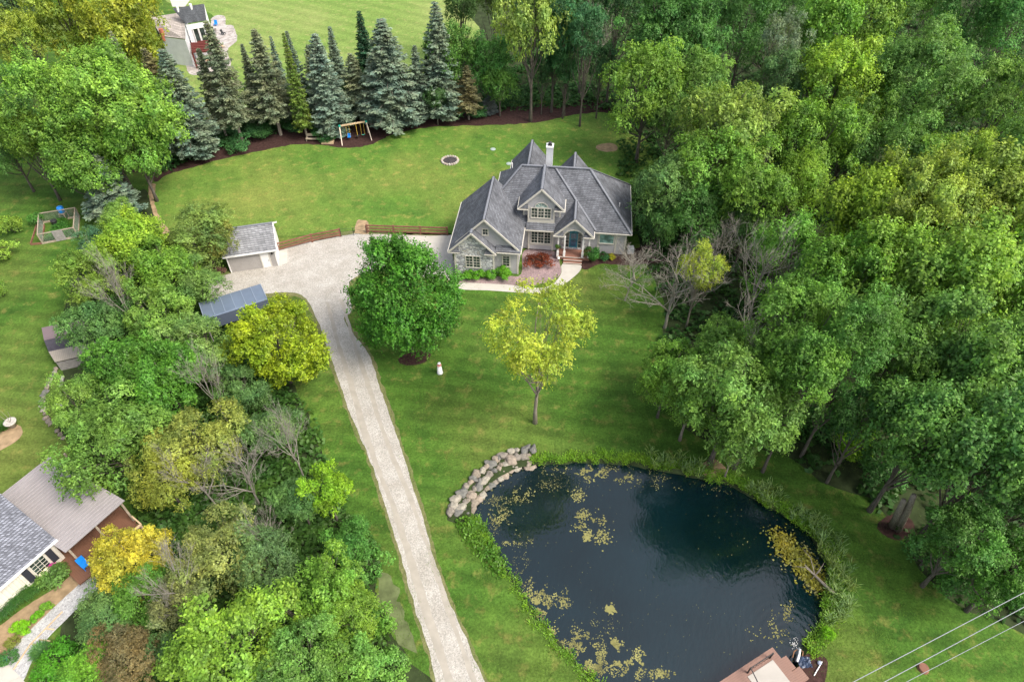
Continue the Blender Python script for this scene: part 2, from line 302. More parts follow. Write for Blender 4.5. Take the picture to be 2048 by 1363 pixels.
sheet('front_walk',[(920,578),(920,566),(1010,569),(1050,574),(1090,575),(1112,562),(1123,545),(1125,528),(1160,528),(1161,540),(1145,556),(1120,574),(1090,586),(1040,585),(980,581)],.024,CONC,.015,.5,13)
sheet('parking_pad',[(800,474),(905,470),(905,560),(850,556),(800,520)],.026,CONC,0)
sheet('bare_patch',[(1195,290),(1225,287),(1235,298),(1215,304),(1195,300)],.014,DIRT,.3,.4,14)
sheet('gate_path',[(712,464),(716,440),(735,444),(738,465)],.016,DIRT,.35,.4,15)
sheet('dirt_ring',[(1400,930),(1425,915),(1450,935),(1435,952),(1410,950)],.016,DIRT,.25,.4,16)
sheet('dirt_patch',[(1755,1045),(1800,1025),(1830,1052),(1800,1080),(1765,1068)],.016,MULCH,.08,.4,17)
sheet('sparse_turf',[(760,1140),(790,1150),(800,1200),(825,1270),(830,1300),(800,1290),(775,1230),(755,1180)],.012,simple('pale_weedy_dirt',(.1,.12,.05),.95,.1,.45,1.),.5,.5,18)
if 0: sheet('tree_mulch',[(600,768),(638,752),(642,762),(612,778)],.016,MULCH,.15,.4,19)
sheet('maple_mulch',[(800,712),(850,700),(862,715),(830,730),(800,725)],.016,MULCH,.15,.4,20)
sheet('garden_path',[(0,1330),(60,1260),(150,1175),(180,1150),(205,1165),(120,1250),(85,1290),(60,1330),(45,1363),(0,1400)],.02,PEBBLE,.05,.3,23)
sheet('garden_soil',[(-60,1330),(0,1250),(110,1175),(170,1130),(200,1150),(155,1175),(60,1262),(0,1330),(-40,1400)],.016,DIRT,.1,.3,24)
# ---------------------------------------------------------------- foliage
def leafmesh(name,P,D,U,ln,wd,var,tip,mat):
    """P centre, D long axis, U side axis: arrays; quads."""
    n=len(P); L=(D*ln[:,None]*.5); S=(U*wd[:,None]*.5)
    V=np.empty((n,4,3)); V[:,0]=P-L; V[:,1]=P+S-L*.1; V[:,2]=P+L; V[:,3]=P-S-L*.1
    me=bpy.data.meshes.new(name); me.vertices.add(n*4); me.vertices.foreach_set('co',V.reshape(-1).astype(np.float32))
    me.loops.add(n*4); me.loops.foreach_set('vertex_index',np.arange(n*4,dtype=np.int32)); me.polygons.add(n); me.polygons.foreach_set('loop_start',np.arange(0,n*4,4,dtype=np.int32))
    try: me.polygons.foreach_set('loop_total',np.full(n,4,dtype=np.int32))
    except Exception: pass
    for nm,a in (('var',var),('tip',tip)):
        at=me.attributes.new(nm,'FLOAT','FACE'); at.data.foreach_set('value',np.clip(a,0,1).astype(np.float32))
    me.update(calc_edges=True); me.materials.append(mat); return me
def unit(a): return a/np.maximum(np.linalg.norm(a,axis=-1,keepdims=True),1e-6)
def rdir(n): return unit(rng.normal(size=(n,3)))
def frames(Nn):
    a=unit(np.cross(Nn,rdir(len(Nn)))); return a,np.cross(Nn,a)
UP=np.array([0,0,1.])
def crown_mesh(name,R0=5,zb=2.5,zt=12,K=46,lr=(.24,.4),shoots=62,per=6,L=.8,up=.6,leaf=.36,asp=.6,flat=.7,tipy=.5,cone=0.,droop=0.,fill=.8,irr=1.):
    cz=(zb+zt)/2; hz=(zt-zb)/2
    d=rdir(K); d[:,2]=d[:,2]*.9+.12; d=unit(d); rr=rng.uniform(.45,.82,K)
    ph=rng.uniform(0,6.28,6); az_=np.arctan2(d[:,1],d[:,0]); rr=rr*(1+irr*(.16*np.sin(2*az_+ph[0])+.13*np.sin(3*az_+ph[1]+2*d[:,2])+.12*np.sin(5*az_+ph[2]-3*d[:,2]))); rr=np.where(rng.random(K)<.14*irr,rr*1.22,rr)
    C=np.c_[d[:,0]*R0*rr,d[:,1]*R0*rr,cz+d[:,2]*hz*rr*.95]
    if cone:
        f=1-cone*np.clip((C[:,2]-zb)/(zt-zb),0,1); C[:,0]*=f*1.25; C[:,1]*=f*1.25
    rad=rng.uniform(*lr,K)*R0*(1-.25*np.clip((C[:,2]-cz)/hz,0,1)); cvar=rng.uniform(-.2,.2,K)
    n=K*shoots; ci=np.repeat(np.arange(K),shoots); dd=rdir(n)
    out=unit((C-np.array([0,0,cz-hz*.3])))[ci]; dd=unit(dd+out*.55+UP*.25)
    base=C[ci]+dd*(rad[ci]*rng.uniform(.5,1.,n))[:,None]*np.array([1,1,.8])
    # drop shoots buried in other lobes
    dist=np.linalg.norm((base[:,None,:]-C[None])/np.array([1,1,.8]),axis=2)/rad[None]; buried=(dist<.62).sum(1)>0
    keep=~(buried&(rng.random(n)<fill)); base=base[keep]; dd=dd[keep]; ci=ci[keep]; n=len(base)
    sh=unit(dd*.6+UP*up+rng.normal(size=(n,3))*.28); Ls=L*rng.uniform(.6,1.25,n); svar=rng.uniform(-.2,.2,n)
    t=np.tile((np.arange(per)+.5)/per,n); si=np.repeat(np.arange(n),per)
    Pp=base[si]+sh[si]*(Ls[si]*t)[:,None]+rng.normal(size=(n*per,3))*(leaf*.42)*(1.25-t[:,None]*.7)
    if droop: Pp[:,2]-=droop*t*t
    sr_=rdir(n); Nn=unit(UP*flat*.8+dd[si]*.6+sr_[si]*.4+rdir(len(Pp))*.4); D,U=frames(Nn); m=len(Pp)
    sz=leaf*rng.uniform(.7,1.25,m); var=.45+cvar[ci[si]]+svar[si]+rng.uniform(-.2,.2,m)
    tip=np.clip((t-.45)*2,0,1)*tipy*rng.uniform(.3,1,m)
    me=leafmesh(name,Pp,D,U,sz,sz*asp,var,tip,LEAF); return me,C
def trunk_mesh(name,C,zt,r=.26,mat=BARK,nl=16,zs=.3,n0=8,bend=.35):
    mb=MB(); pts=[Vector((0,0,-.1))]; k=7
    for i in range(1,k+1): pts.append(Vector((random.uniform(-bend,bend)*i/k,random.uniform(-bend,bend)*i/k,zt*.86*i/k)))
    rd=[r*(1.35 if i==0 else 1)*(1-.88*i/k) for i in range(k+1)]; mb.tube(pts,rd,n0)
    for c in sorted(range(len(C)),key=lambda i:random.random())[:nl]:
        e=Vector(C[c]); z0=min(max(e.z*random.uniform(.3,.65),zt*zs*.6),zt*.8); f=z0/(zt*.86)*k; i=int(f); a=pts[i].lerp(pts[min(i+1,k)],f-i); r0=rd[i]*.5
        m=a.lerp(e,.5)+Vector((random.uniform(-.3,.3),random.uniform(-.3,.3),-.25)); mb.tube([a,m,e],[r0,r0*.6,r0*.2],5,False)
        for _ in range(2):
            e2=e+Vector((random.uniform(-1,1),random.uniform(-1,1),random.uniform(0,1))); mb.tube([m,e2],[r0*.4,r0*.1],4,False)
    me=bpy.data.meshes.new(name); me.from_pydata(mb.v,[],mb.f); me.materials.append(mat); me.polygons.foreach_set('use_smooth',[True]*len(me.polygons)); return me
def spruce_mesh(name,H=16,R0=3.1,bare=.1,tiers=34,pw=.8,ragged=.15,leaf=.3):
    P=[];Nn=[];T=[];V=[]; mb=MB(); mb.tube([(0,0,-.1),(0,0,H*.5),(0,0,H*.98)],[.24,.15,.02],7)
    for i in range(tiers):
        t=(i+.3)/tiers; z=H*(bare+(1-bare)*t); nb=int(9-3*t); ln0=R0*((1-t)**pw)*(1 if t>.12 else .75+2*t)+.15; tv=random.uniform(-.08,.08)
        for j in range(nb):
            az=2*math.pi*(j+random.random()*.8)/nb+i*1.3; ln=ln0*random.uniform(1-ragged*2,1+ragged); dx,dy=math.cos(az),math.sin(az)
            dr=(.15+.35*(1-t))*random.uniform(.7,1.3); k=max(3,int(ln*8)); ss=np.linspace(.12,1,k); bv=random.uniform(-.15,.15)
            x=dx*ln*ss; y=dy*ln*ss; zz=z-dr*ln*ss+.22*ln*ss**2.5
            mb.tube([(0,0,z),(x[-1],y[-1],zz[-1])],[.03,.008],3,False)
            per=7; w=(.28*ln+.16)*(1.05-.65*ss)   # branch plate half width
            for q in range(per):
                lat=rng.uniform(-1,1,k)*w; c=np.c_[x-dy*lat,y+dx*lat,zz-np.abs(lat)*.25-rng.uniform(0,.16,k)]
                P.append(c+rng.normal(size=(k,3))*.04); dirs=unit(np.c_[np.full(k,dx)-dy*lat*2.0/np.maximum(w,.1),np.full(k,dy)+dx*lat*2.0/np.maximum(w,.1),rng.uniform(-.55,.15,k)]); Nn.append(dirs)
                T.append(ss*rng.uniform(.3,1,k)); V.append(np.full(k,.42+tv+bv)+rng.uniform(-.22,.22,k)+.12*ss)
    P=np.concatenate(P);D=np.concatenate(Nn);T=np.concatenate(T);V=np.concatenate(V); n=len(P)
    U=unit(np.cross(D,UP+rng.normal(size=(n,3))*.7)); s=leaf*rng.uniform(.7,1.3,n)
    me=leafmesh(name,P,D,U,s,s*.5,V,T*0,NEEDLE); m2=bpy.data.meshes.new(name+'_trunk'); m2.from_pydata(mb.v,[],mb.f); m2.materials.append(LBARK)
    return me,m2
def dead_mesh(name,H=9,spread=.6,r=.16,seed=1,levels=4,lean=(0,0),mat=DEAD,n1=6):
    rd=random.Random(seed); mb=MB()
    def grow_(p,d,ln,r,lv):
        k=3; pts=[p]; q=p.copy(); dd=d.copy()
        for i in range(k):
            dd=(dd+Vector((rd.uniform(-1,1),rd.uniform(-1,1),rd.uniform(-.5,.9)))*.16).normalized(); q=q+dd*ln/k; pts.append(q.copy())
        mb.tube(pts,[r*(1-.22*i) for i in range(k+1)] if lv else [r,r*.7,r*.5,r*.2],6 if lv>2 else 3,False)
        if lv==0: return
        nn=n1 if lv==levels else rd.choice((3,3,4))
        for j in range(nn):
            f=rd.uniform(.3,1); i=min(int(f*k),k-1); a=pts[i].lerp(pts[i+1],f*k-i)
            nd=(dd+Vector((rd.uniform(-1,1),rd.uniform(-1,1),rd.uniform(-.3,.7)))*spread*1.5).normalized(); grow_(a,nd,ln*rd.uniform(.5,.75),max(r*.48,.008),lv-1)
    grow_(Vector((0,0,-.1)),Vector((lean[0],lean[1],1)).normalized(),H*.5,r,levels)
    me=bpy.data.meshes.new(name); me.from_pydata(mb.v,[],mb.f); me.materials.append(mat); return me
PR={}
def mk(key,nv,tr,**kw):
    PR[key]=[]
    for i in range(nv):
        c,C=crown_mesh('crown_'+key,**kw); PR[key].append((c,trunk_mesh('trunk_'+key,C,kw.get('zt',12),tr,LBARK if key=='loose' else BARK)))
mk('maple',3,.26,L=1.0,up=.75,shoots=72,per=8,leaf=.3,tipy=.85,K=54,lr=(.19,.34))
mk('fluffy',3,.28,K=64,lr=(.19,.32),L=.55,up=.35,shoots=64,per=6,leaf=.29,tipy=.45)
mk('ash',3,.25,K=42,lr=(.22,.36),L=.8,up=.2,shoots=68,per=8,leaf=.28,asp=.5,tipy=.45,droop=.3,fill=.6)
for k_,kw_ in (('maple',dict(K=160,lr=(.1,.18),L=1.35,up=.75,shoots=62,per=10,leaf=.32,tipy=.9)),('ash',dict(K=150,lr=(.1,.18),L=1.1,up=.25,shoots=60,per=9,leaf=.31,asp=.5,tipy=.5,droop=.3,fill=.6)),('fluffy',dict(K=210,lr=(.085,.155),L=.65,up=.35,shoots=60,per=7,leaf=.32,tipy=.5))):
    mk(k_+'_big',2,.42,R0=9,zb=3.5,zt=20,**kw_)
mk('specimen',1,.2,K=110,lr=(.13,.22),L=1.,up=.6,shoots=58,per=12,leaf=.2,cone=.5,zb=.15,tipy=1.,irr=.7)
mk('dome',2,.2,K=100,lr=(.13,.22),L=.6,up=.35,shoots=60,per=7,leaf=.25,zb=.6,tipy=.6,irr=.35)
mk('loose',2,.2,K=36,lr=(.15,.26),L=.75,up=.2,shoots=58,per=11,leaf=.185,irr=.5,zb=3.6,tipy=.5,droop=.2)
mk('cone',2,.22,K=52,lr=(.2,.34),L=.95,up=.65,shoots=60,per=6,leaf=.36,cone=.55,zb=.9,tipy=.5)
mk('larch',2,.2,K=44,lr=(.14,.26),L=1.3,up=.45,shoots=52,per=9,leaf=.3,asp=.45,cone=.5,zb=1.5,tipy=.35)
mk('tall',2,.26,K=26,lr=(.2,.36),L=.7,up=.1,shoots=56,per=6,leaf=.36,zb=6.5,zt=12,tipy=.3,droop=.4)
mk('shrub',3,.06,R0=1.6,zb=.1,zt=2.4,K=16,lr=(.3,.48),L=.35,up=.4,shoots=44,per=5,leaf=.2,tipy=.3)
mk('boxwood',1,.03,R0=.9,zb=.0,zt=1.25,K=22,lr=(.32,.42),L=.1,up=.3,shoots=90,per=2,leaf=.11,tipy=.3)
PR['spruce']=[spruce_mesh('spruce_crown',leaf=.34),spruce_mesh('spruce_crown_b',R0=2.7,bare=.24,ragged=.3),spruce_mesh('spruce_crown_c',R0=2.5,bare=.16,pw=1.)]
PR['dead']=[(None,dead_mesh('dead_branches',seed=s,spread=sp,n1=7,levels=5,r=.12)) for s,sp in ((3,.6),(5,.8),(8,.5))]
for _,me in PR['dead']:
    c=np.empty(len(me.vertices)*3,np.float32); me.vertices.foreach_get('co',c); c=c.reshape(-1,3); c[:,:2]-=np.median(c[:,:2],0)*np.clip(c[:,2:]/6,0,1); rr=np.percentile(np.hypot(c[:,0],c[:,1]),93); c[:,:2]*=4.2/rr; c[:,2]*=9/np.percentile(c[:,2],99.5); me.vertices.foreach_set('co',c.reshape(-1)); me.update()
NOM={'maple_big':(20,9),'ash_big':(20,9),'fluffy_big':(20,9),'spruce':(16,3.1),'dead':(9,4.2),'shrub':(2.4,1.6),'boxwood':(1.25,.9)}
LABELS=set()
def tree(kind,loc,h,r,color,label,name=None,cat='tree',group=None,v=None,lean=(0,0),dens=1):
    if kind+'_big' in PR and r>6.6: kind+='_big'; v=None
    H0,R0=NOM.get(kind,(12,5)); v=random.randrange(len(PR[kind])) if v is None else v; cm,tm=PR[kind][v]
    root=empty(name or {'spruce':'spruce_tree','dead':'dead_tree','shrub':'shrub','boxwood':'shrub'}.get(kind,'deciduous_tree'),loc,label,cat,group)
    root.scale=(r/R0,r/R0,h/H0); root.rotation_euler=(lean[0],lean[1],random.uniform(0,6.28) if lean==(0,0) else 0)
    if cm:
        c=bpy.data.objects.new('crown' if cat=='tree' else 'foliage',cm); COL.objects.link(c); c.parent=root
        if kind not in ('spruce','tall','shrub','boxwood'):
            kz=min(1.,1.3*(r/R0)/(h/H0)); c.scale=(1,1,kz); c.location=(0,0,(1-kz)*H0)
        j=random.uniform(.93,1.07)*(1.0 if kind=='spruce' else 1.05 if color[0]>.18 else 1.6); c.color=(color[0]*j*(1 if color[0]>.15 else 1.02),color[1]*j,color[2]*j*(1. if kind=='spruce' else 1.15),1)
    t=bpy.data.objects.new('trunk' if cat=='tree' else 'stem',tm); COL.objects.link(t); t.parent=root
    return root
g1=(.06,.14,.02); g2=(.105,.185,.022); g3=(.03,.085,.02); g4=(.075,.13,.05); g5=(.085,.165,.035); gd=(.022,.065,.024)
yl=(.33,.4,.05); gold=(.37,.36,.045); olive=(.14,.17,.035); lime=(.17,.27,.02); bl=(.14,.2,.145); bl2=(.165,.2,.12); brn=(.15,.145,.07); red=(.16,.08,.04)
def TC(kind,px,py,rpx,h,col,label,zf=.6,**kw):    # crown centre seen at photo point
    z=h*zf; tree(kind,Vector((*G(px,py,z).xy,0)),h,rpx*mpp(px,py,z)*1.05,col,label,**kw)
def TB(kind,bx,by,topy,rpx,col,label,**kw):       # foot and top seen
    b=G(bx,by); h=hfor(b,topy); tree(kind,b,h,rpx*mpp(bx,(by+topy)/2,h/2)*(1.4 if kind=='spruce' else 1.1),col,label,**kw)
exec_trees=[]
FG='trees of the wood right of the house'; LG='trees of the thicket left of the drive'; SG='spruces along the back lawn'
# --- spruce row behind the back lawn
for a in [(486,287,39,34,bl2,'grey-green spruce second in the row, broad and ragged, beside the pergola',1),
 (562,270,56,36,bl2,'grey-blue spruce with bare lower trunk left of the yellow-green spruce',1),
 (585,255,70,20,bl,'slim blue spruce half hidden behind the yellow-green spruce',2),
 (615,277,63,22,(.12,.19,.035),'narrow yellow-green spruce leaning among the blue spruces',2),
 (612,235,60,24,bl,'pointed blue spruce behind the yellow-green spruce on its right',2),
 (668,266,65,38,(.15,.215,.165),'bright blue spruce standing above the wooden sandbox',0),
 (690,225,51,26,bl,'blue spruce behind and right of the bright blue spruce',2),
 (723,244,106,30,bl2,'small grey-blue spruce behind the right half of the swing set',1),
 (745,205,20,32,(.03,.08,.04),'dark green spruce behind the biggest blue spruce',2),
 (790,253,36,54,(.145,.205,.15),'biggest blue spruce with skirts to the mulch right of the swing set',0),
 (844,244,89,24,bl,'small blue spruce with a bare foot between the two largest spruces',1),
 (887,239,0,36,(.14,.2,.145),'tallest blue spruce near the right end of the row',0),
 (938,239,130,24,brn,'thin brown-needled spruce at the right end of the row',1),
 (400,312,95,42,bl,'blue spruce left of the pergola at the left end of the row',0),
 (367,308,95,34,brn,'brown-green leaning spruce wrapped in ivy beside the big maple',1),
 (300,260,60,26,bl2,'grey spruce tip rising behind the big pale green maple',2),
 (530,258,86,24,bl2,'dull spruce in the second rank right of the pergola',2),(645,236,88,24,bl2,'dark grey spruce tip behind the bright blue spruce',1),
 (755,228,105,26,bl2,'grey spruce squeezed behind the left side of the biggest blue spruce',2),(862,226,110,22,(.07,.12,.06),'green spruce behind and between the tallest blue spruce and the small one',2),
 (455,280,95,26,bl2,'grey-green spruce at the left of the row just right of the pergola posts',1),
 (240,432,300,42,bl,'lone silver-blue spruce in front of the big pale green maple',0)]:
    TB('spruce',*a[:5],a[5],v=a[6],group=SG)
for x,y,r_,t_ in ((505,190,28,'right of the broad ragged spruce'),(548,205,24,'behind the spruce with the bare lower trunk'),(590,205,24,'behind the yellow-green spruce'),(640,200,24,'left behind the bright blue spruce'),(703,190,26,'behind the swing set'),(740,180,24,'left behind the biggest blue spruce'),(832,185,24,'behind the small bare-footed spruce'),(872,200,22,'behind the tallest spruce'),(440,225,24,'left of the broad ragged spruce')):
    TC('fluffy',x,y,r_,7,(.035,.085,.025),'dark leafy filler tree '+t_,group='dark trees filling behind the spruce row')
TB('spruce',978,226,190,16,(.12,.15,.15),'low blue spruce shrub at the mulch edge left of the tall bare trunk',v=0)
# --- trees behind the back lawn
TB('fluffy',905,225,40,45,(.06,.14,.025),'rounded green tree behind the tallest blue spruce')
TB('fluffy',975,218,60,48,(.05,.14,.03),'bushy green tree left of the tall bare trunk',group=FG)
TB('ash',1000,232,120,34,(.07,.16,.03),'low bright green tree at the foot of the tall bare trunk')
TB('tall',1061,243,-30,58,(.14,.2,.04),'tall thin-crowned tree with a bare pale trunk at the mulch edge')
TB('tall',1128,232,-10,40,(.04,.12,.045),'slender dark tree with a bare trunk right of the tall pale trunk')
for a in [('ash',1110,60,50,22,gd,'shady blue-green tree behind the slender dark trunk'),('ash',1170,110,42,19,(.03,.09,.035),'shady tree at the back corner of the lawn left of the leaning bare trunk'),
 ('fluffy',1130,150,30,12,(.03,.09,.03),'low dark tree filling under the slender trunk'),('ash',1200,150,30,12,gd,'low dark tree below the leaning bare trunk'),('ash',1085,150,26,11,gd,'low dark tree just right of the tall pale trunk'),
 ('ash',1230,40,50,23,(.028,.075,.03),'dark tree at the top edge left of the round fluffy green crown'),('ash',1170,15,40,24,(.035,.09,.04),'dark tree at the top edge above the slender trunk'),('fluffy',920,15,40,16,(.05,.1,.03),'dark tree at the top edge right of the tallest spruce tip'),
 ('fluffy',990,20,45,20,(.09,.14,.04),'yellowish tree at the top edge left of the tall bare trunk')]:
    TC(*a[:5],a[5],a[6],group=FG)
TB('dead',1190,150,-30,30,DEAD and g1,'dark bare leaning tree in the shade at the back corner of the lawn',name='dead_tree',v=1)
TB('ash',1272,327,72,66,(.095,.175,.025),'lone green tree with a dark trunk on the lawn behind the house')
# --- the wood to the right
wood=[('fluffy',1350,85,95,22,(.05,.13,.03),'big rounded fluffy green crown at the top behind the lone lawn tree'),
('ash',1390,190,55,17,(.095,.18,.035),'pale green tree just right of the lone lawn tree'),
('ash',1340,240,48,13,g5,'low pale green tree between the lone lawn tree and the yellow-green one'),
('ash',1465,255,98,19,(.12,.185,.035),'wide yellow-green open-crowned tree in the middle of the upper wood'),
('larch',1490,60,62,21,(.05,.125,.03),'dark spiky-crowned tree right of the big fluffy crown'),
('loose',1555,130,50,20,(.1,.14,.085),'grey-green thin-leaved tree in the upper wood'),
('fluffy',1560,190,50,16,(.06,.12,.04),'dusky grey-green tree under the thin-leaved one'),
('cone',1650,80,66,23,(.085,.18,.025),'bright green cone-shaped tree in the upper wood'),
('larch',1560,30,50,22,(.055,.13,.03),'spiky tree at the top edge left of the bright cone'),
('cone',1740,40,62,22,(.11,.19,.03),'light green tree at the top edge right of the bright cone'),
('maple',1670,195,80,18,(.125,.205,.025),'light yellow-green tree below the bright cone'),
('ash',1840,170,112,22,(.085,.17,.04),'huge soft green dome near the top right'),
('larch',1930,45,62,24,(.06,.155,.035),'feathery layered tree at the top right'),
('larch',2015,60,66,24,(.055,.15,.035),'feathery layered tree in the top right corner'),
('larch',1850,20,50,23,(.075,.16,.03),'layered tree at the top edge above the huge soft dome'),
('ash',1985,230,72,20,(.09,.17,.035),'soft green tree at the right edge beside the huge dome'),
('ash',2050,330,66,19,(.07,.145,.03),'green tree cut by the right edge below the soft green one'),
('maple',1610,300,70,16,(.085,.165,.025),'mid green tree between the wide yellow-green tree and the dome'),
('fluffy',1700,275,58,15,(.075,.15,.025),'rounded green tree under the huge dome on its left'),
('ash',1780,310,72,16,(.065,.14,.028),'dull green tree below the huge dome'),
('ash',1880,340,66,15,(.095,.17,.025),'bright-topped tree right below the huge dome'),
('fluffy',1960,350,60,15,(.12,.19,.025),'yellow-tipped tree near the right edge under the dome'),
('ash',1335,375,72,13,(.075,.145,.04),'grey-green tree touching the right side of the house'),
('fluffy',1420,350,80,15,(.085,.175,.025),'broad green tree between the house and the yellow-green tree'),
('ash',1510,390,85,15,(.09,.175,.025),'broad green tree above the dead branches'),
('ash',1590,380,60,14,(.1,.18,.02),'bright green tree left of the great golden-topped maple'),
('ash',1400,430,60,11,(.05,.125,.025),'dark green tree just above the dead grey branches'),
('ash',1320,450,38,8,(.05,.12,.03),'low green tree behind the right end of the house'),
('fluffy',1490,460,40,9,(.06,.13,.035),'small green tree behind the standing dead tree'),
('larch',1580,525,88,15,(.09,.21,.03),'bright green ivy-hung tree with layered sprays right of the dead trees'),
('maple',1850,455,130,22,(.125,.18,.035),'great golden-green topped maple in the right wood'),
('maple',1975,470,105,21,(.12,.175,.035),'golden-green maple at the right edge beside the great one'),
('maple',1720,460,85,18,(.125,.2,.022),'yellow-green maple left of the great golden-topped one'),
('maple',1660,600,80,17,(.07,.155,.022),'green maple behind the bright ivy-hung tree'),
('maple',1750,590,95,18,(.095,.175,.025),'green maple in front of the great golden-topped one'),
('maple',1890,610,110,20,(.1,.18,.028),'green maple with light tips in the middle of the right wood'),
('maple',2010,620,90,19,(.09,.175,.03),'light-tipped maple cut by the right edge'),
('ash',1690,740,70,20,(.05,.125,.022),'dark green tree in the gap right of the tree over the pond'),
('maple',1790,740,90,17,(.07,.15,.03),'mid green maple right of the shaded gap'),
('maple',1930,760,110,19,(.075,.155,.035),'blue-green maple with pale tips at the right'),
('maple',2040,780,80,19,(.08,.165,.035),'blue-green maple cut by the right edge'),
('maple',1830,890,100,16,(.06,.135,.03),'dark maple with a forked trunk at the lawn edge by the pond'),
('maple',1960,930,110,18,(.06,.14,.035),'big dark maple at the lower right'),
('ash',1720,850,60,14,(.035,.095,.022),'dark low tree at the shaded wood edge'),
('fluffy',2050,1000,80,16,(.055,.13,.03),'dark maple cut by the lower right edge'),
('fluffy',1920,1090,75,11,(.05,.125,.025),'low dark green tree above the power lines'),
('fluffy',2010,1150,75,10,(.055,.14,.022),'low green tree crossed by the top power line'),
('ash',1580,700,88,19,(.075,.16,.025),'bushy green tree below the fallen dead trunk on the right'),
('loose',1385,790,75,11,(.085,.165,.025),'light green spreading branches left of the tree over the pond'),
('ash',1330,770,52,8,(.085,.165,.022),'low light green tree reaching over the front lawn')]
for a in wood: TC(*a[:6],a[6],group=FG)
TB('ash',1420,925,680,98,(.08,.155,.03),'large grey-green tree leaning over the pond bank')
TC('ash',1510,830,92,13,(.078,.155,.032),'grey-green tree beside the one leaning over the pond',group=FG)
TC('fluffy',1350,740,58,9,(.085,.175,.025),'bright green low tree up-lawn of the tree over the pond',group=FG)
TC('ash',1450,720,70,12,(.08,.165,.028),'green tree crowding behind the tree over the pond',group=FG)
TC('maple',1590,800,62,17,(.065,.145,.024),'darker green tree right of the grey-green pair by the pond',group=FG)
TC('loose',1470,900,46,7,(.09,.17,.035),'low light branches right above the pond tree foot',group=FG)
TB('loose',1372,655,485,48,yl,'small yellow-green tree among the dead branches',v=0)
for a in [(1490,690,450,100,'standing dead tree with fine grey twigs right of the small yellow tree',0),(1330,655,488,98,'dead tree fanning grey twigs over the lawn left of the small yellow tree',1),(1450,800,585,84,'broken dead tree with pale limbs above the tree over the pond',2),
  (1250,600,500,55,'low grey dead branches spreading toward the shrub bed by the house',0),(1380,610,470,78,'dense tangle of grey dead twigs right behind the small yellow tree',1),
  (1420,560,430,60,'dead tree with brown twigs behind the small yellow tree',1),(1270,560,480,45,'low dead grey bush on the lawn beside the house',2),(1560,620,470,50,'dead tree half hidden by the bright ivy-hung tree',0)]:
    TB('dead',a[0],a[1],a[2],a[3],g1,a[4],name='dead_tree',v=a[5])
# --- lawn trees
TB('specimen',825,703,470,104,(.042,.13,.017),'dense bright green maple standing alone beside the drive',v=0)
TB('loose',1070,845,562,98,yl,'thin yellow-green tree with a pale trunk on the front lawn',v=1)
TC('dome',556,690,94,11,(.22,.3,.018),'round yellow maple left of the drive below the carport',zf=.5,group=LG)
# --- upper left
ul=[('maple',185,215,135,21,(.105,.195,.035),'huge pale green maple at the upper left'),
('maple',160,330,70,12,(.085,.175,.03),'low green tree under the left side of the huge pale maple'),
('maple',270,300,60,13,(.085,.18,.03),'low green tree under the right side of the huge pale maple'),
('fluffy',240,60,80,21,(.24,.28,.03),'yellow-topped tree behind the huge pale maple'),
('fluffy',130,40,70,21,(.16,.21,.03),'yellow-green tree at the top left'),
('ash',40,100,55,18,(.16,.21,.03),'yellow-tipped tree at the left edge'),
('fluffy',30,20,60,20,(.06,.1,.05),'grey-green tree in the top left corner'),
('ash',20,200,60,16,(.05,.12,.025),'dark green tree cut by the left edge'),
('ash',15,290,45,12,(.05,.12,.03),'low dark tree at the left edge beside the leaning trunk'),
('fluffy',296,12,30,15,(.14,.2,.03),'green tree beside the roofs of the white house'),
('ash',286,112,34,15,(.17,.22,.03),'yellow-green tree left of the white house'),
('maple',60,290,50,14,(.09,.16,.025),'green tree with a leaning trunk at the left shaded lawn')]
for a in ul: TC(*a[:6],a[6])
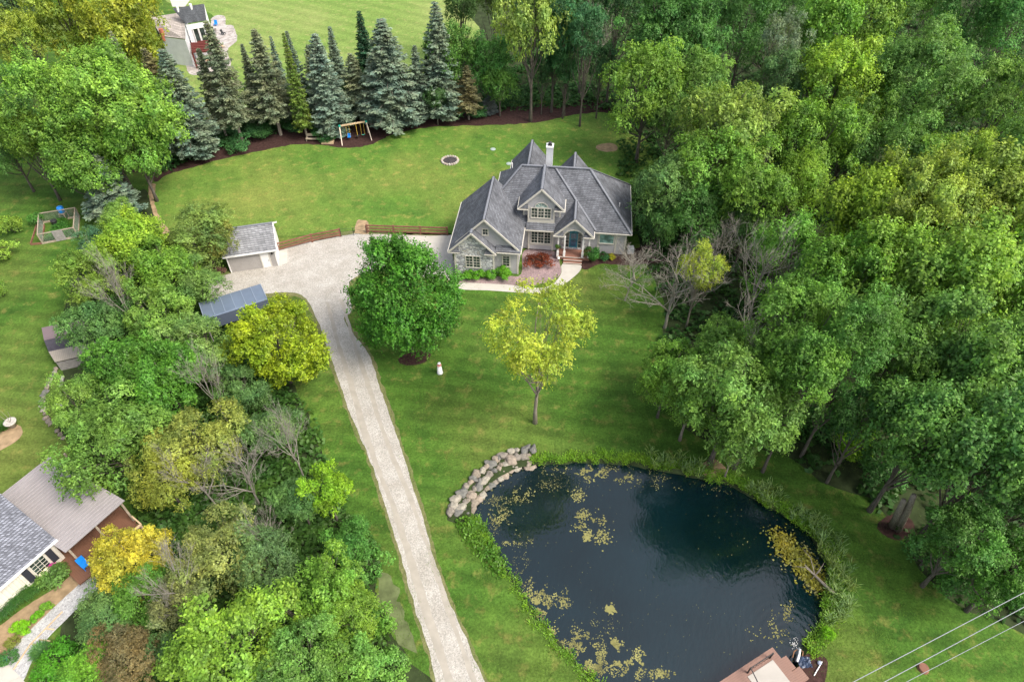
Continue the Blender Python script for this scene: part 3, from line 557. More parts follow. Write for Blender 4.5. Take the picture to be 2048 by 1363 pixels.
# --- thicket left of the drive
th=[('ash',405,470,72,8.5,(.11,.17,.04),'willowy olive tree covering the end of the grey garage shed'),
('loose',440,480,45,7.5,(.2,.22,.05),'thin yellowish twigs over the shed roof edge'),
('ash',240,450,42,9,(.1,.18,.035),'pale green tree at the top of the thicket below the lone spruce'),
('fluffy',200,490,40,7,(.05,.12,.06),'blue-green bushy tree beside the vegetable garden'),
('maple',270,500,68,10,(.135,.225,.025),'bright green tree in the upper thicket'),
('maple',340,540,62,9,(.09,.175,.025),'green tree between the shed tree and the bare twigs'),
('ash',185,560,62,10,(.115,.19,.03),'light green tree at the left edge of the thicket above the coop'),
('ash',400,570,48,7,(.085,.16,.04),'green tree hanging over the carport roof'),
('ash',190,650,60,9,(.06,.13,.035),'dull green tree beside the little plum-roofed coop'),
('fluffy',320,640,66,9,(.11,.2,.035),'light green rounded tree in the middle of the thicket'),
('ash',400,690,75,8.5,(.12,.2,.05),'soft pale green tree below the carport'),
('fluffy',250,730,66,9,(.06,.15,.02),'deep green tree right of the coop'),
('maple',330,760,74,9.5,(.055,.145,.02),'deep green maple in the middle of the thicket'),
('ash',150,810,55,8,(.105,.19,.035),'light green tree above the stone edging'),
('ash',220,880,100,10,(.085,.165,.03),'broad green tree above the metal pavilion roof'),
('fluffy',310,850,50,7,(.06,.14,.025),'green tree between the broad tree and the olive one'),
('ash',400,880,84,9,olive,'olive-yellow tree in the lower thicket'),
('ash',330,960,60,8,(.16,.19,.03),'olive tree beside the pavilion roof corner'),
('ash',480,770,50,6.5,(.07,.14,.04),'dull green tree below left of the round yellow maple'),
('ash',540,860,52,6,(.08,.15,.045),'grey-green tree beside the drive below the yellow maple'),
('fluffy',655,985,45,7.5,(.14,.25,.015),'bright lime tree beside the drive in the lower thicket'),
('ash',600,1000,50,7,(.06,.13,.035),'dull green tree left of the lime tree'),
('larch',700,1080,56,5.5,(.045,.125,.022),'dark feathery sumac beside the drive'),
('fluffy',650,1180,70,8,(.095,.19,.025),'green tree right of the broken dead trunk'),
('ash',700,1230,60,7,(.12,.21,.025),'bright green tree at the thicket edge above the bottom'),
('ash',440,1100,84,9,(.13,.16,.045),'dull olive tree in the lower thicket'),
('ash',530,1120,66,8,(.08,.14,.045),'grey-green tree right of the dull olive one'),
('dome',265,1115,78,7.5,gold,'golden-yellow tree beside the stained deck'),
('ash',300,1190,66,6,(.08,.18,.025),'green tree under the golden one'),
('ash',360,1210,62,7,(.1,.12,.045),'thin dull tree with brown twigs below the golden one'),
('ash',210,1230,60,4.5,(.09,.17,.05),'pale leaved small tree beside the gravel path'),
('ash',250,1320,70,5.5,(.13,.105,.045),'reddish-brown tree at the bottom of the frame'),
('ash',350,1300,45,6,(.06,.12,.035),'dark green tree left of the bright bottom maple'),
('maple',470,1310,112,9.5,(.12,.215,.03),'bright green maple at the bottom of the thicket'),
('ash',600,1330,85,8,(.085,.175,.035),'green tree at the bottom right of the bright maple'),
('fluffy',690,1340,70,6.5,(.09,.19,.035),'green tree at the bottom beside the drive verge'),
('ash',560,1210,40,5,(.06,.14,.03),'low green tree around the broken dead trunk'),
('maple',180,1350,60,4,(.07,.17,.02),'round dark green tree at the bottom left')]
for a in th: TC(*a[:6],a[6],group=LG)
for a in [(300,700,480,55,'bare twiggy tree in the upper thicket',0),(460,850,680,46,'bare twiggy tree left of the round yellow maple',0),(520,1010,870,70,'big grey dead tree in the lower thicket',1),(440,1020,890,52,'grey dead tree leaning beside the olive tree',2),(610,960,800,60,'slim grey dead tree beside the drive',0),(400,1260,1120,60,'brown twiggy bare tree below the golden tree',2),(560,1130,1000,45,'small dead tree above the broken trunk',1)]:
    TB('dead',a[0],a[1],a[2],a[3],g1,a[4],name='dead_tree',v=a[5],group=LG)
# broken trunk
b=G(632,1285); rt=empty('dead_tree',b,'broken leafless trunk with a brown forked top in the lower thicket','tree')
m=MB(); pts=[G(632,1285,0),G(602,1245,2.5),G(560,1205,4.5),G(535,1175,6)]; m.tube(pts,[.24,.19,.13,.04],7)
for a,e in (((575,1222,3.8),(520,1280,2.2)),((560,1205,4.5),(505,1200,6)),((590,1240,3),(575,1200,4)),((548,1190,5.2),(540,1170,7)),((552,1240,3.2),(530,1225,4.2))): m.tube([G(*a),G(*a).lerp(G(*e),.5)+Vector((0,0,.3)),G(*e)],[.08,.06,.02],5)
m.build('trunk',LBARK,rt,world=True,smooth=True)
# forked trunk at the lawn edge and pond tree foot
for nm,bx,by,segs,lab in (('deciduous_tree',1790,1058,[[(1785,1052,0),(1797,1025,3),(1808,1000,6)],[(1795,1058,0),(1815,1020,4),(1828,990,7)]],'leaning forked bare trunk at the wood edge right of the pond'),):
    rt=empty(nm,G(bx,by),lab,'tree'); m=MB()
    for sg in segs: m.tube([G(*q) for q in sg],[.34,.28,.2],8)
    m.build('trunk',LBARK,rt,world=True,smooth=True)
# --- shrubs
sh=[('shrub',1181,520,17,1.7,(.025,.1,.015),'round dark green hydrangea beside the porch steps'),('shrub',1207,518,12,.9,(.02,.075,.02),'low dark shrub right of the round hydrangea'),('shrub',1223,519,7,.8,(.4,.38,.02),'small yellow shrub in the bed by the right wing'),
('shrub',1075,528,25,1.1,(.09,.022,.012),'dark red weeping maple in the red stone chips'),
('boxwood',938,556,13,1.,(.065,.19,.012),'leftmost clipped green shrub under the stone gable'),('boxwood',958,556,14,1.1,(.065,.19,.012),'second clipped green shrub under the stone gable'),('boxwood',982,556,13,1.1,(.065,.19,.012),'third clipped green shrub under the garage window wall'),('boxwood',1009,554,15,1.4,(.075,.2,.012),'rightmost and tallest clipped green shrub by the garage corner'),
('shrub',1700,905,38,2.5,(.12,.24,.015),'bright lime shrub at the shaded wood edge'),('shrub',1640,870,48,3.5,(.035,.1,.02),'dark shrub at the wood edge behind the pond path'),('shrub',1750,950,45,3,(.04,.11,.025),'dark green shrub between lime shrub and forked trunk'),('shrub',1560,850,40,3.2,(.035,.1,.025),'dark shrub right of the tree leaning over the pond'),
('shrub',1840,1130,42,3,(.045,.12,.025),'dark shrub below the forked trunk'),('shrub',1900,1190,40,3,(.05,.13,.025),'dark shrub at the lower right lawn edge'),('shrub',1650,1275,14,1.1,(.14,.3,.01),'bright lime plant on the bank beside the pump pipe'),
('shrub',30,465,24,2.2,(.14,.22,.03),'young pale green fruit tree left of the vegetable garden'),('shrub',8,520,26,2.2,(.13,.21,.03),'pale green sapling cut by the left edge'),('shrub',8,590,16,1.8,(.12,.2,.03),'low sapling at the left edge beside a stake'),
('shrub',80,450,15,1.7,(.06,.17,.03),'leafy vine bush at the left side of the vegetable garden'),
('boxwood',48,1258,17,.9,(.16,.33,.01),'largest lime green round shrub beside the gravel path'),('boxwood',77,1236,11,.7,(.1,.26,.01),'middle lime green round shrub beside the gravel path'),('boxwood',96,1216,11,.7,(.12,.25,.02),'farthest lime green round shrub beside the gravel path'),('shrub',28,1290,14,.7,(.14,.16,.03),'small olive shrub near the patio corner'),
('boxwood',125,1330,40,1.5,(.05,.17,.012),'big round dark green shrub right of the gravel path'),('shrub',120,1165,30,1.6,(.08,.16,.035),'loose green shrub against the cream wall'),('shrub',20,1320,18,.8,(.04,.12,.03),'dark low shrub behind the blue pot'),
('shrub',770,1250,30,2.5,(.09,.2,.03),'round green bush on the drive verge'),('shrub',745,1150,34,3,(.075,.17,.03),'green bush at the thicket edge beside the pale dirt'),('shrub',790,1340,34,2.5,(.1,.2,.035),'green bush at the bottom of the drive verge'),
('shrub',1165,50,1,.3,(.1,.2,.03),None)]
for a in sh[:-1]:
    k,px,py,rp,h,c,l=a; b=G(px,py); tree(k,b,h,rp*mpp(px,py),c,l,cat='shrub',name='shrub' if 'sapling' not in l and 'tree' not in l else 'sapling')
i=0
for px,py in [(420,300),(450,285),(520,275),(590,262),(640,262),(700,250),(860,232),(910,232),(340,320),(950,232),(650,275),(480,300)]:
    b=G(px,py); tree('shrub',b,random.uniform(1.4,2.6),random.uniform(1.6,2.4),(.035,.1,.03),'dark green bush under the spruce row behind the mulch bed',cat='shrub',group='bushes under the spruce row')
# --- undergrowth, reeds, bank weeds
def inpoly(x,y,poly):
    c=False; n=len(poly); j=n-1
    for i in range(n):
        if (poly[i][1]>y)!=(poly[j][1]>y) and x<(poly[j][0]-poly[i][0])*(y-poly[i][1])/(poly[j][1]-poly[i][1])+poly[i][0]: c=not c
        j=i
    return c
def undergrowth(name,poly,n,color,label,hmax=1.6,leaf=.45):
    P=[G(x,y) for x,y in poly]; x0,x1=min(p.x for p in P),max(p.x for p in P); y0,y1=min(p.y for p in P),max(p.y for p in P); pp=[(p.x,p.y) for p in P]; out=[]
    while len(out)<n//14:
        x=random.uniform(x0,x1); y=random.uniform(y0,y1)
        if inpoly(x,y,pp): out.append((x,y,hmax*(.35+.65*abs(noise.noise(Vector((x*.25,y*.25,3))))*2)))
    C=np.array(out); ci=np.repeat(np.arange(len(C)),14); m=len(ci); d=rdir(m); d[:,2]=abs(d[:,2])
    Pp=np.c_[C[ci,0]+d[:,0]*.8,C[ci,1]+d[:,1]*.8,C[ci,2]*d[:,2]*.95+.05]; Nn=unit(UP+rdir(m)*.7+d*.4); D,U=frames(Nn); s=leaf*rng.uniform(.6,1.3,m)
    cv=rng.uniform(-.2,.2,len(C)); me=leafmesh(name,Pp,D,U,s,s*.65,.45+cv[ci]+rng.uniform(-.2,.2,m),rng.random(m)*.3,LEAF)
    o=bpy.data.objects.new(name,me); COL.objects.link(o); o.color=(*color,1); tag(o,label,'undergrowth',kind='stuff')
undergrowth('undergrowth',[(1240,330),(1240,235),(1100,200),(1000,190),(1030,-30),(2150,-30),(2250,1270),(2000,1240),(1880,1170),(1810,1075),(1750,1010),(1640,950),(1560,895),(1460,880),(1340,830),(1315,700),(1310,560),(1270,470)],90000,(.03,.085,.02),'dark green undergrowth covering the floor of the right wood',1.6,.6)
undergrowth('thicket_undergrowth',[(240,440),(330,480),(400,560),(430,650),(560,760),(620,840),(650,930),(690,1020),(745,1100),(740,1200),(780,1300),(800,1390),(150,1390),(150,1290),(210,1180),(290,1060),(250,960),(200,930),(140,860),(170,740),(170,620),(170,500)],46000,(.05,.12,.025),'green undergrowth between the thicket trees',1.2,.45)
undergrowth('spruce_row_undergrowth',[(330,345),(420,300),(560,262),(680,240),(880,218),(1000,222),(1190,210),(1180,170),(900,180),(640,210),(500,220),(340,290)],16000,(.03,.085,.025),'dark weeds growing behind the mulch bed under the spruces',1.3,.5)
def blades(name,pts,per,h,w,color,label,bend=.5,kind='stuff',spread=.5,cat='grass'):
    C=np.array([(p[0],p[1],p[2] if len(p)>2 else 0) for p in pts],float); m=len(C)*per; ci=np.repeat(np.arange(len(C)),per)
    az=rng.uniform(0,6.283,m); ln=h*rng.uniform(.5,1.15,m); rr=spread*np.sqrt(rng.random(m)); a2=rng.uniform(0,6.283,m)
    B=C[ci]+np.c_[np.cos(a2)*rr,np.sin(a2)*rr,np.zeros(m)]; tl=bend*rng.uniform(.2,1.2,m); dr=np.c_[np.cos(az)*tl,np.sin(az)*tl,np.ones(m)]; D1=unit(dr); dr[:,2]=.35; D2=unit(dr*np.array([1.6,1.6,1.]))
    out=[];U=np.c_[-np.sin(az),np.cos(az),np.zeros(m)]; M=B+D1*(ln*.55)[:,None]
    P=np.r_[B+D1*(ln*.28)[:,None],M+D2*(ln*.2)[:,None]]; D=np.r_[D1,D2]; UU=np.r_[U,U]; L=np.r_[ln*.62,ln*.45]; Wd=np.full(2*m,w); v=np.tile(.45+rng.uniform(-.3,.3,m),2)
    me=leafmesh(name,P,D,UU,L,Wd,v,np.tile(rng.random(m)**2,2),LEAF); o=bpy.data.objects.new(name,me); COL.objects.link(o); o.color=(*color,1)
    return o if kind is None else tag(o,label,cat,kind=kind)
edge=[p for p in pond]
def near(p,q,r): return (Vector(p[:2])-Vector(q[:2])).length<r
bank=[];reed=[]
for i,p in enumerate(edge):
    px,py=Pj(p.x,p.y,0)
    if (px<1062 and py<1035): continue
    if px>1420 and py>1300 and px<1640: continue
    o=(p-C0).normalized()
    lft=px<1230 and py>1080
    for k in range(1 if lft else 3):
        q=p+o*random.uniform(-.25,.3 if lft else .75)+Vector((random.uniform(-.3,.3),random.uniform(-.3,.3),0)); bank.append((q.x,q.y,-.1))
    if (px>1570 and 1010<py<1240) or (1290<px<1420 and py<960) or (1500<px<1570 and py<1010):
        for k in range(3 if px>1500 else 2):
            q=p+o*random.uniform(-.3,1.5); reed.append((q.x,q.y,-.05))
blades('bank_grass',bank,34,.5,.07,(.13,.26,.025),'tall bright green grass along the pond bank',.8,spread=.35)
blades('cattails',reed,17,1.25,.06,(.17,.26,.11),'grey-green cattails standing on the right bank of the pond',.45,spread=.3)
wd=[]
for i in range(120):
    px,py=random.choice([(940+random.gauss(0,10),1065+random.gauss(0,14)),(960+random.gauss(0,8),1080+random.gauss(0,18)),(975+random.gauss(0,8),1110+random.gauss(0,15))]); wd.append(G(px,py))
undergrowth('bank_weeds',[(915,1045),(945,1045),(985,1100),(1010,1140),(1003,1146),(965,1105),(935,1070)],1000,(.075,.18,.02),'leafy bright weeds on the bank below the boulders',.7,.25)
# tufts over the lawn to break the flat ground
tf=[]
while len(tf)<2600:
    px=random.uniform(560,1900); py=random.uniform(560,1363); p=G(px,py)
    if inpoly(px,py,DRIVE) or inpoly(px,py,grow(POND,0)) or px<580+(py-800)*.4: continue
    if noise.noise(p*.22)>-.05: tf.append((p.x,p.y))
blades('lawn_tufts',tf,14,.13,.03,(.08,.15,.022),'short tufts of grass scattered over the lawn',1.2,spread=.8)
# algae on the water
m=MB()
def fleck(x,y,r):
    k=random.randint(5,8); a0=random.random()*6; m.add([(x+math.cos(a0+6.283*i/k)*r*random.uniform(.5,1.2),y+math.sin(a0+6.283*i/k)*r*random.uniform(.45,1.1),-.338+random.random()*.004) for i in range(k)],[tuple(range(k))])
pond2=[(w.x,w.y) for w in pond]
for px,py,sx,sy,n,r in [(1000,940,25,10,40,.22),(1160,935,60,7,90,.25),(1185,945,16,8,60,.3),(1245,953,18,6,40,.3),(1010,1000,25,18,70,.16),(985,1020,12,20,90,.14),(1005,1035,14,15,60,.2),(1020,1080,30,8,70,.18),(1180,1050,22,14,80,.28),(1165,1030,8,6,20,.3),(1205,1072,12,10,22,.3),(1175,1073,5,5,10,.4),(1155,990,8,8,25,.25),(1045,990,16,8,45,.22),(970,1090,15,45,120,.12),(1030,1150,25,35,70,.12),(1062,1195,22,20,110,.22),(1085,1215,16,18,110,.24),(1120,1190,14,10,40,.18),(1130,1205,8,8,15,.22),(1220,1217,6,5,22,.35),(1230,1290,7,9,40,.28),(1245,1322,12,8,60,.26),(1275,1320,10,16,50,.24),(1150,1290,35,22,220,.2),(1180,1330,30,20,240,.2),(1210,1310,25,15,80,.16),(1265,1345,20,10,60,.2),(1320,1345,14,6,30,.25),(1200,1250,25,12,40,.12),(1095,1260,10,12,80,.2),(1250,1130,180,130,28,.09),(1350,1260,200,90,28,.09),(1310,960,40,12,60,.18),(1100,970,14,7,22,.16),(1500,1060,60,40,40,.12),(1550,1260,30,20,50,.2),(1570,1225,14,12,40,.22),(1590,1110,18,16,110,.3),(1612,1140,16,14,120,.3),(1630,1165,12,10,70,.28),(1575,1080,12,8,60,.25),(1480,975,70,10,60,.14),(1130,960,60,12,40,.1)]:
    for _ in range(int(n*5)):
        q=G(random.gauss(px,sx*.85),random.gauss(py,sy*.85),-.34)
        if n>30 and r>.1 and noise.noise(Vector((q.x*1.1,q.y*1.1,4)))+.6*noise.noise(Vector((q.x*3.3,q.y*3.3,8)))<.02: continue
        if inpoly(q.x,q.y,pond2): fleck(q.x,q.y,r*.26*random.uniform(.2,1.5))
ALG=simple('algae',(.17,.16,.055),.85,.2,.5,1.2,.02); m.build('floating_algae',ALG,kind='stuff',label='yellow-green algae and leaf scum floating on the pond',cat='algae')
# ---------------------------------------------------------------- boulders
def rockmesh(seed,mat=ROCKM):
    bm=bmesh.new(); bmesh.ops.create_icosphere(bm,subdivisions=3,radius=1)
    for v in bm.verts:
        n=noise.noise(v.co*1.1+Vector((seed*7,0,0)))*.5+noise.noise(v.co*2.3+Vector((seed*3,5,0)))*.22; n=round(n*5)/5*.5+n*.5; v.co*=1+n; v.co.z*=.68
    me=bpy.data.meshes.new('boulder'); bm.to_mesh(me); bm.free(); me.materials.append(mat); me.polygons.foreach_set('use_smooth',[True]*len(me.polygons)); return me
def rockmat(i,c): return simple('fieldstone_%d'%i,c,.85,.3,.3,2.2,.03)
RK=[rockmesh(i,rockmat(i,c)) for i,c in enumerate([(.24,.195,.15),(.19,.165,.135),(.25,.225,.18),(.18,.15,.115),(.13,.125,.11)])]
def rock(p,s,label,group,name='boulder',cat='boulder'):
    o=bpy.data.objects.new(name,random.choice(RK)); COL.objects.link(o); o.location=p; o.rotation_euler=(random.uniform(-.3,.3),random.uniform(-.3,.3),random.random()*6); o.scale=(s*random.uniform(.85,1.25),s*random.uniform(.75,1.05),s*random.uniform(.8,1.1)); tag(o,label,cat,group)
line=[G(x,y) for x,y in ((912,1030),(928,1004),(948,978),(970,955),(995,935),(1022,918),(1045,910),(1066,914))]
tot=[0]
for a,b in zip(line,line[1:]): tot.append(tot[-1]+(b-a).length)
def along(s):
    for i in range(len(tot)-1):
        if s<=tot[i+1]: t=(s-tot[i])/(tot[i+1]-tot[i]); d=(line[i+1]-line[i]).normalized(); return line[i].lerp(line[i+1],t),Vector((d.y,-d.x,0))
for row,(off,z) in enumerate(((-.72,.1),(.05,-.05),(.78,-.3))):
    s=.1+row*.25
    while s<tot[-1]:
        sz=random.uniform(.27,.56); p,n=along(s); q=p+n*(off+random.uniform(-.1,.1)); rock((q.x,q.y,z+random.uniform(-.05,.08)),sz,'rounded tan fieldstone boulder in the retaining wall at the pond edge','boulders of the pond retaining wall'); s+=sz*1.42
sheet('boulder_soil',[(895,1040),(915,1005),(950,962),(990,925),(1030,902),(1072,905),(1080,925),(1040,935),(1005,950),(970,975),(945,1005),(935,1040)],.008,SOIL,.1,.3,61)
for x,y in [(112,738),(110,745),(107,752),(102,759),(98,765),(97,771),(95,777),(92,784),(88,790),(87,796),(85,803),(84,812),(87,820),(90,828),(92,836),(97,842),(102,848),(115,862),(122,870),(128,876)]:
    b=G(x,y); rock((b.x,b.y,.08),random.uniform(.22,.32),'small pale stone in the curved edging beside the coop','stones of the curved garden edging',name='edging_stone',cat='stone')
# fire pit ring
fp=empty('fire_pit',G(900,322),'round stone fire pit full of ash on the back lawn','fire pit')
m=MB(); m.lathe((0,0,.01),[(1.0,0),(1.0,.1),(.2,.14)],20); m.build('ash_bed',simple('charred_ash',(.05,.045,.045),.95,.1,.6,4,.05),fp)
for i in range(20):
    a=6.283*i/20; m=MB(); m.lathe((0,0,0),[(.17,0),(.2,.12),(.16,.25),(.06,.27)],7); o=m.build('ring_stone',ROCKM if i else ROCKM,fp); o.location=(math.cos(a)*1.2,math.sin(a)*1.2,0)
    o.data.materials[0]=PINE if False else CONC if i%3==0 else simple('tan_block',(.5,.4,.28),.9,.2,.2,3) if i==1 else o.data.materials[0]
# ---------------------------------------------------------------- main house (local u = right, w = back, z = up)
O=G(910,552); HS=empty('house',O,'large grey house with steep shingled gables and a stone-faced garage front','house',rz=R(-6))
def win(par,u0,u1,z0,z1,w,cols=1,rows=3,mc=2,glassm=GLASS,fr=.1,name='window',axis='u'):
    m=MB(); t=.07
    m.box(u0-fr,u1+fr,w-t,w-.003,z1,z1+fr); m.box(u0-fr,u1+fr,w-t-.03,w-.003,z0-fr*1.2,z0); m.box(u0-fr,u0,w-t,w-.003,z0,z1); m.box(u1,u1+fr,w-t,w-.003,z0,z1)
    cw=(u1-u0)/cols
    for i in range(1,cols): m.box(u0+cw*i-.06,u0+cw*i+.06,w-t,w-.003,z0,z1)
    f=m.build(name,TRIM,par); g=MB()
    for i in range(cols):
        a=u0+cw*i+(.06 if i else 0); b=u0+cw*(i+1)-(.06 if i<cols-1 else 0); g.box(a,b,w-.02,w-.004,z0,z1)
    g.build('pane',glassm,f); mu=MB()
    for i in range(cols):
        a=u0+cw*i+(.06 if i else 0); b=u0+cw*(i+1)-(.06 if i<cols-1 else 0)
        for j in range(1,mc): x=a+(b-a)*j/mc; mu.box(x-.018,x+.018,w-.04,w-.021,z0,z1)
        for j in range(1,rows): z=z0+(z1-z0)*j/rows; mu.box(a,b,w-.046,w-.022,z-.018,z+.018)
    if mc>1 or rows>1: mu.build('muntin',TRIM,f)
    return f
# walls
m=MB(); m.box(0,7.5,1.2,10,-.1,3.6); m.add([(0.0,1.2,3.6),(7.4,1.2,3.6),(3.65,1.2,7.45),(0,1.35,3.6),(7.4,1.35,3.6),(3.65,1.35,7.45)],[(0,1,2),(5,4,3),(0,3,4,1),(1,4,5,2),(2,5,3,0)])
m.box(7.51,20.4,6.3,16.6,.1,3.55); m.box(4.5,7.6,8.6,14.3,3.4,5.9); m.box(8.35,11.45,6.05,6.4,.25,3.5)
m.box(5.3,9.7,16.7,20.8,0,3.5); m.box(11.3,15.6,16.7,18.6,0,3.5); m.build('wall',SIDE,HS)
m=MB(); m.add([(-.03,.4,-.1),(4.7,.4,-.1),(4.7,.4,3.8),(2.22,.4,6.2),(-.03,.4,3.95)]+[(-.03,1.19,-.1),(4.7,1.19,-.1),(4.7,1.19,3.8),(2.22,1.19,6.2),(-.03,1.19,3.95)],[(0,1,2,3,4),(9,8,7,6,5),(0,5,6,1),(1,6,7,2),(2,7,8,3),(3,8,9,4),(4,9,5,0)]); m.build('stone_wall',STONE,HS)
# roofs
def roof(polys,mat=SHING,par=HS,name='roof',t=.16):
    m=MB(); [m.slab(p,t) for p in polys]; return m.build(name,mat,par)
rf=roof([[(-.6,0,3.7),(2.22,0,6.52),(2.22,.8,6.52),(3.65,.8,7.95),(3.65,9.9,7.95),(-.6,10.4,3.7)],
 [(7.9,.8,3.7),(3.65,.8,7.95),(3.65,9.9,7.95),(7.9,9.9,3.7)],[(5.05,0,3.7),(2.22,0,6.52),(2.22,1.18,6.52),(5.05,1.18,3.7)],[(4.95,.5,3.75),(7.9,.5,3.7),(7.9,1.18,4.15),(4.95,1.18,4.2)],[(-.58,-.06,3.72),(.75,-.06,3.72),(.5,.4,4.3),(-.4,.4,3.95)],[(3.7,-.06,3.72),(5.03,-.06,3.72),(4.85,.4,3.95),(3.95,.4,4.3)]])
e0,w0,sl=3.55,5.85,.964
roof([[(7.9,5.5,3.25),(20.95,5.5,3.25),(20.95,w0,e0),(15.4,11.4,8.9),(7.0,11.4,8.9),(4.0,8.4,6.0),(6.5,w0,e0)]][:0]+[[(6.6,w0,e0),(20.95,w0,e0),(15.4,11.4,8.9),(7.0,11.4,8.9),(4.0,8.4,6.0)],
 [(20.95,w0,e0),(20.95,17,e0),(15.4,11.4,8.9)],[(20.95,17,e0),(15.4,11.4,8.9),(7,11.4,8.9),(4,14.4,6.0),(6,17,e0)],[(4,14.4,6.),(7,11.4,8.9),(4,8.4,6.)],[(8.1,5.45,3.62),(11.6,5.45,3.62),(11.6,6.35,4.2),(8.1,6.35,4.2)]])
# dormer
roof([[(7.05,6.0,6.25),(9.85,6.0,9.05),(9.85,11.5,9.05),(7.05,11.5,6.25)],[(12.65,6.0,6.25),(9.85,6.0,9.05),(9.85,11.5,9.05),(12.65,11.5,6.25)],
 [(7.05,5.95,6.27),(8.3,5.95,6.27),(8.15,6.3,6.75),(7.2,6.3,6.5)],[(11.4,5.95,6.27),(12.65,5.95,6.27),(12.5,6.3,6.5),(11.55,6.3,6.75)]],name='dormer_roof')
m=MB(); m.box(8.25,11.45,6.3,7.2,4.1,6.4); m.box(7.6,12.1,7.0,9.2,4.3,6.35); m.add([(7.5,6.3,6.4),(12.2,6.3,6.4),(9.85,6.3,8.65),(7.5,6.42,6.4),(12.2,6.42,6.4),(9.85,6.42,8.65)],[(0,1,2),(5,4,3),(0,3,4,1),(1,4,5,2),(2,5,3,0)]); m.build('dormer_wall',SIDE,HS)
# porch roof with arched front
roof([[(11.55,4.5,3.7),(13.98,4.5,6.12),(13.98,8.8,6.12),(11.55,8.8,3.7)],[(16.4,4.5,3.7),(13.98,4.5,6.12),(13.98,8.8,6.12),(16.4,8.8,3.7)],[(11.55,4.42,3.72),(12.75,4.42,3.72),(12.6,4.85,4.2),(11.7,4.85,3.95)],[(15.2,4.42,3.72),(16.4,4.42,3.72),(16.25,4.85,3.95),(15.35,4.85,4.2)]],name='porch_roof')
m=MB(); cxa,ra,zs=13.98,1.22,3.35; k=12
for i in range(k):
    a0=math.pi*i/k; a1=math.pi*(i+1)/k; x0,x1=cxa-ra*math.cos(a0),cxa-ra*math.cos(a1); z0,z1=zs+ra*math.sin(a0)*.85,zs+ra*math.sin(a1)*.85
    t0,t1=5.85-abs(x0-cxa),5.85-abs(x1-cxa); m.add([(x0,4.85,z0),(x1,4.85,z1),(x1,4.85,t1),(x0,4.85,t0),(x0,5.0,z0),(x1,5.0,z1),(x1,5.0,t1),(x0,5.0,t0)],[(0,1,2,3),(7,6,5,4),(0,4,5,1)])
for sx in (-1,1): m.add([(cxa+sx*ra,4.85,3.35),(cxa+sx*2.3,4.85,3.35),(cxa+sx*2.3,4.85,3.6),(cxa+sx*ra,4.85,5.85-ra),(cxa+sx*ra,5,3.35),(cxa+sx*2.3,5,3.35),(cxa+sx*2.3,5,3.6),(cxa+sx*ra,5,5.85-ra)],[(0,1,2,3),(7,6,5,4),(0,4,5,1)])
m.build('porch_gable',SIDE,HS)
m=MB(); 
for i in range(k):
    a0=math.pi*i/k; a1=math.pi*(i+1)/k; m.bar((cxa-ra*math.cos(a0),4.84,zs+ra*math.sin(a0)*.85),(cxa-ra*math.cos(a1),4.84,zs+ra*math.sin(a1)*.85),.1,.16)
m.build('arch_trim',TRIM,HS)
# rear wings, chimney
roof([[(4.75,21.6,3.6),(7.5,21.3,6.9),(7.5,10.8,6.9),(4.75,12,3.6)],[(10.2,21.6,3.6),(7.5,21.3,6.9),(7.5,10.8,6.9),(10.2,12,3.6)]],name='rear_roof'); roof([[(10.9,19.3,3.6),(13.43,19.2,6.6),(13.43,12,6.6),(10.9,12,3.6)],[(16,19.3,3.6),(13.43,19.2,6.6),(13.43,12,6.6),(16,12,3.6)]],name='rear_roof')
m=MB(); m.box(9.8,10.62,14,14.9,5,9.95); ch=m.build('chimney',SIDEW,HS); m=MB(); m.box(9.74,10.68,13.93,14.97,9.95,10.08); m.build('chimney_cap',WHITE,ch); m=MB(); m.box(9.95,10.5,14.2,14.7,10.08,10.18); m.lathe((10.21,14.5,10.18),[(.16,0),(.16,.22),(.26,.24),(.05,.36)],10); m.build('flue',BLACK,ch)
# fascia and rakes
def bars(name,segs,w,h,mat=TRIM,par=HS):
    for a,b in segs: m=MB(); m.bar(a,b,w,h); o=m.build(name,mat,par)
    return o
bars('rake_trim',[((-.62,-.03,3.6),(2.22,-.03,6.44)),((2.22,-.03,6.44),(5.08,-.03,3.58)),((.2,.76,4.4),(3.65,.76,7.86)),((3.65,.76,7.86),(7.93,.76,3.58)),((7.03,5.96,6.15),(9.85,5.96,8.97)),((9.85,5.96,8.97),(12.67,5.96,6.15)),((11.53,4.46,3.6),(13.98,4.46,6.04)),((13.98,4.46,6.04),(16.42,4.46,3.6))],.08,.2)
bars('gutter',[((-.66,0,3.6),(-.66,10.4,3.6)),((7.96,.5,3.58),(7.96,5.8,3.58)),((5.05,.44,3.6),(7.96,.44,3.58)),((-.6,-.05,3.58),(.75,-.05,3.58)),((3.7,-.05,3.58),(5.1,-.05,3.58)),((8.0,5.4,3.5),(11.6,5.4,3.5)),((16.4,w0-.06,e0-.1),(21.0,w0-.06,e0-.1)),((21.01,w0,e0-.1),(21.01,17,e0-.1)),((7.0,5.9,6.13),(7.0,8.7,6.13)),((12.7,5.9,6.13),(12.7,8.7,6.13)),((7,5.9,6.13),(8.3,5.9,6.13)),((11.4,5.9,6.13),(12.7,5.9,6.13)),((11.5,4.4,3.6),(12.8,4.4,3.6)),((15.15,4.4,3.6),(16.45,4.4,3.6)),((16.46,4.4,3.6),(16.46,5.8,3.6)),((3.95,8.4,5.9),(3.95,14.4,5.9)),((4.7,12,3.5),(4.7,21.6,3.5)),((16.05,17,3.5),(16.05,19.3,3.5))],.1,.11,TRIM)
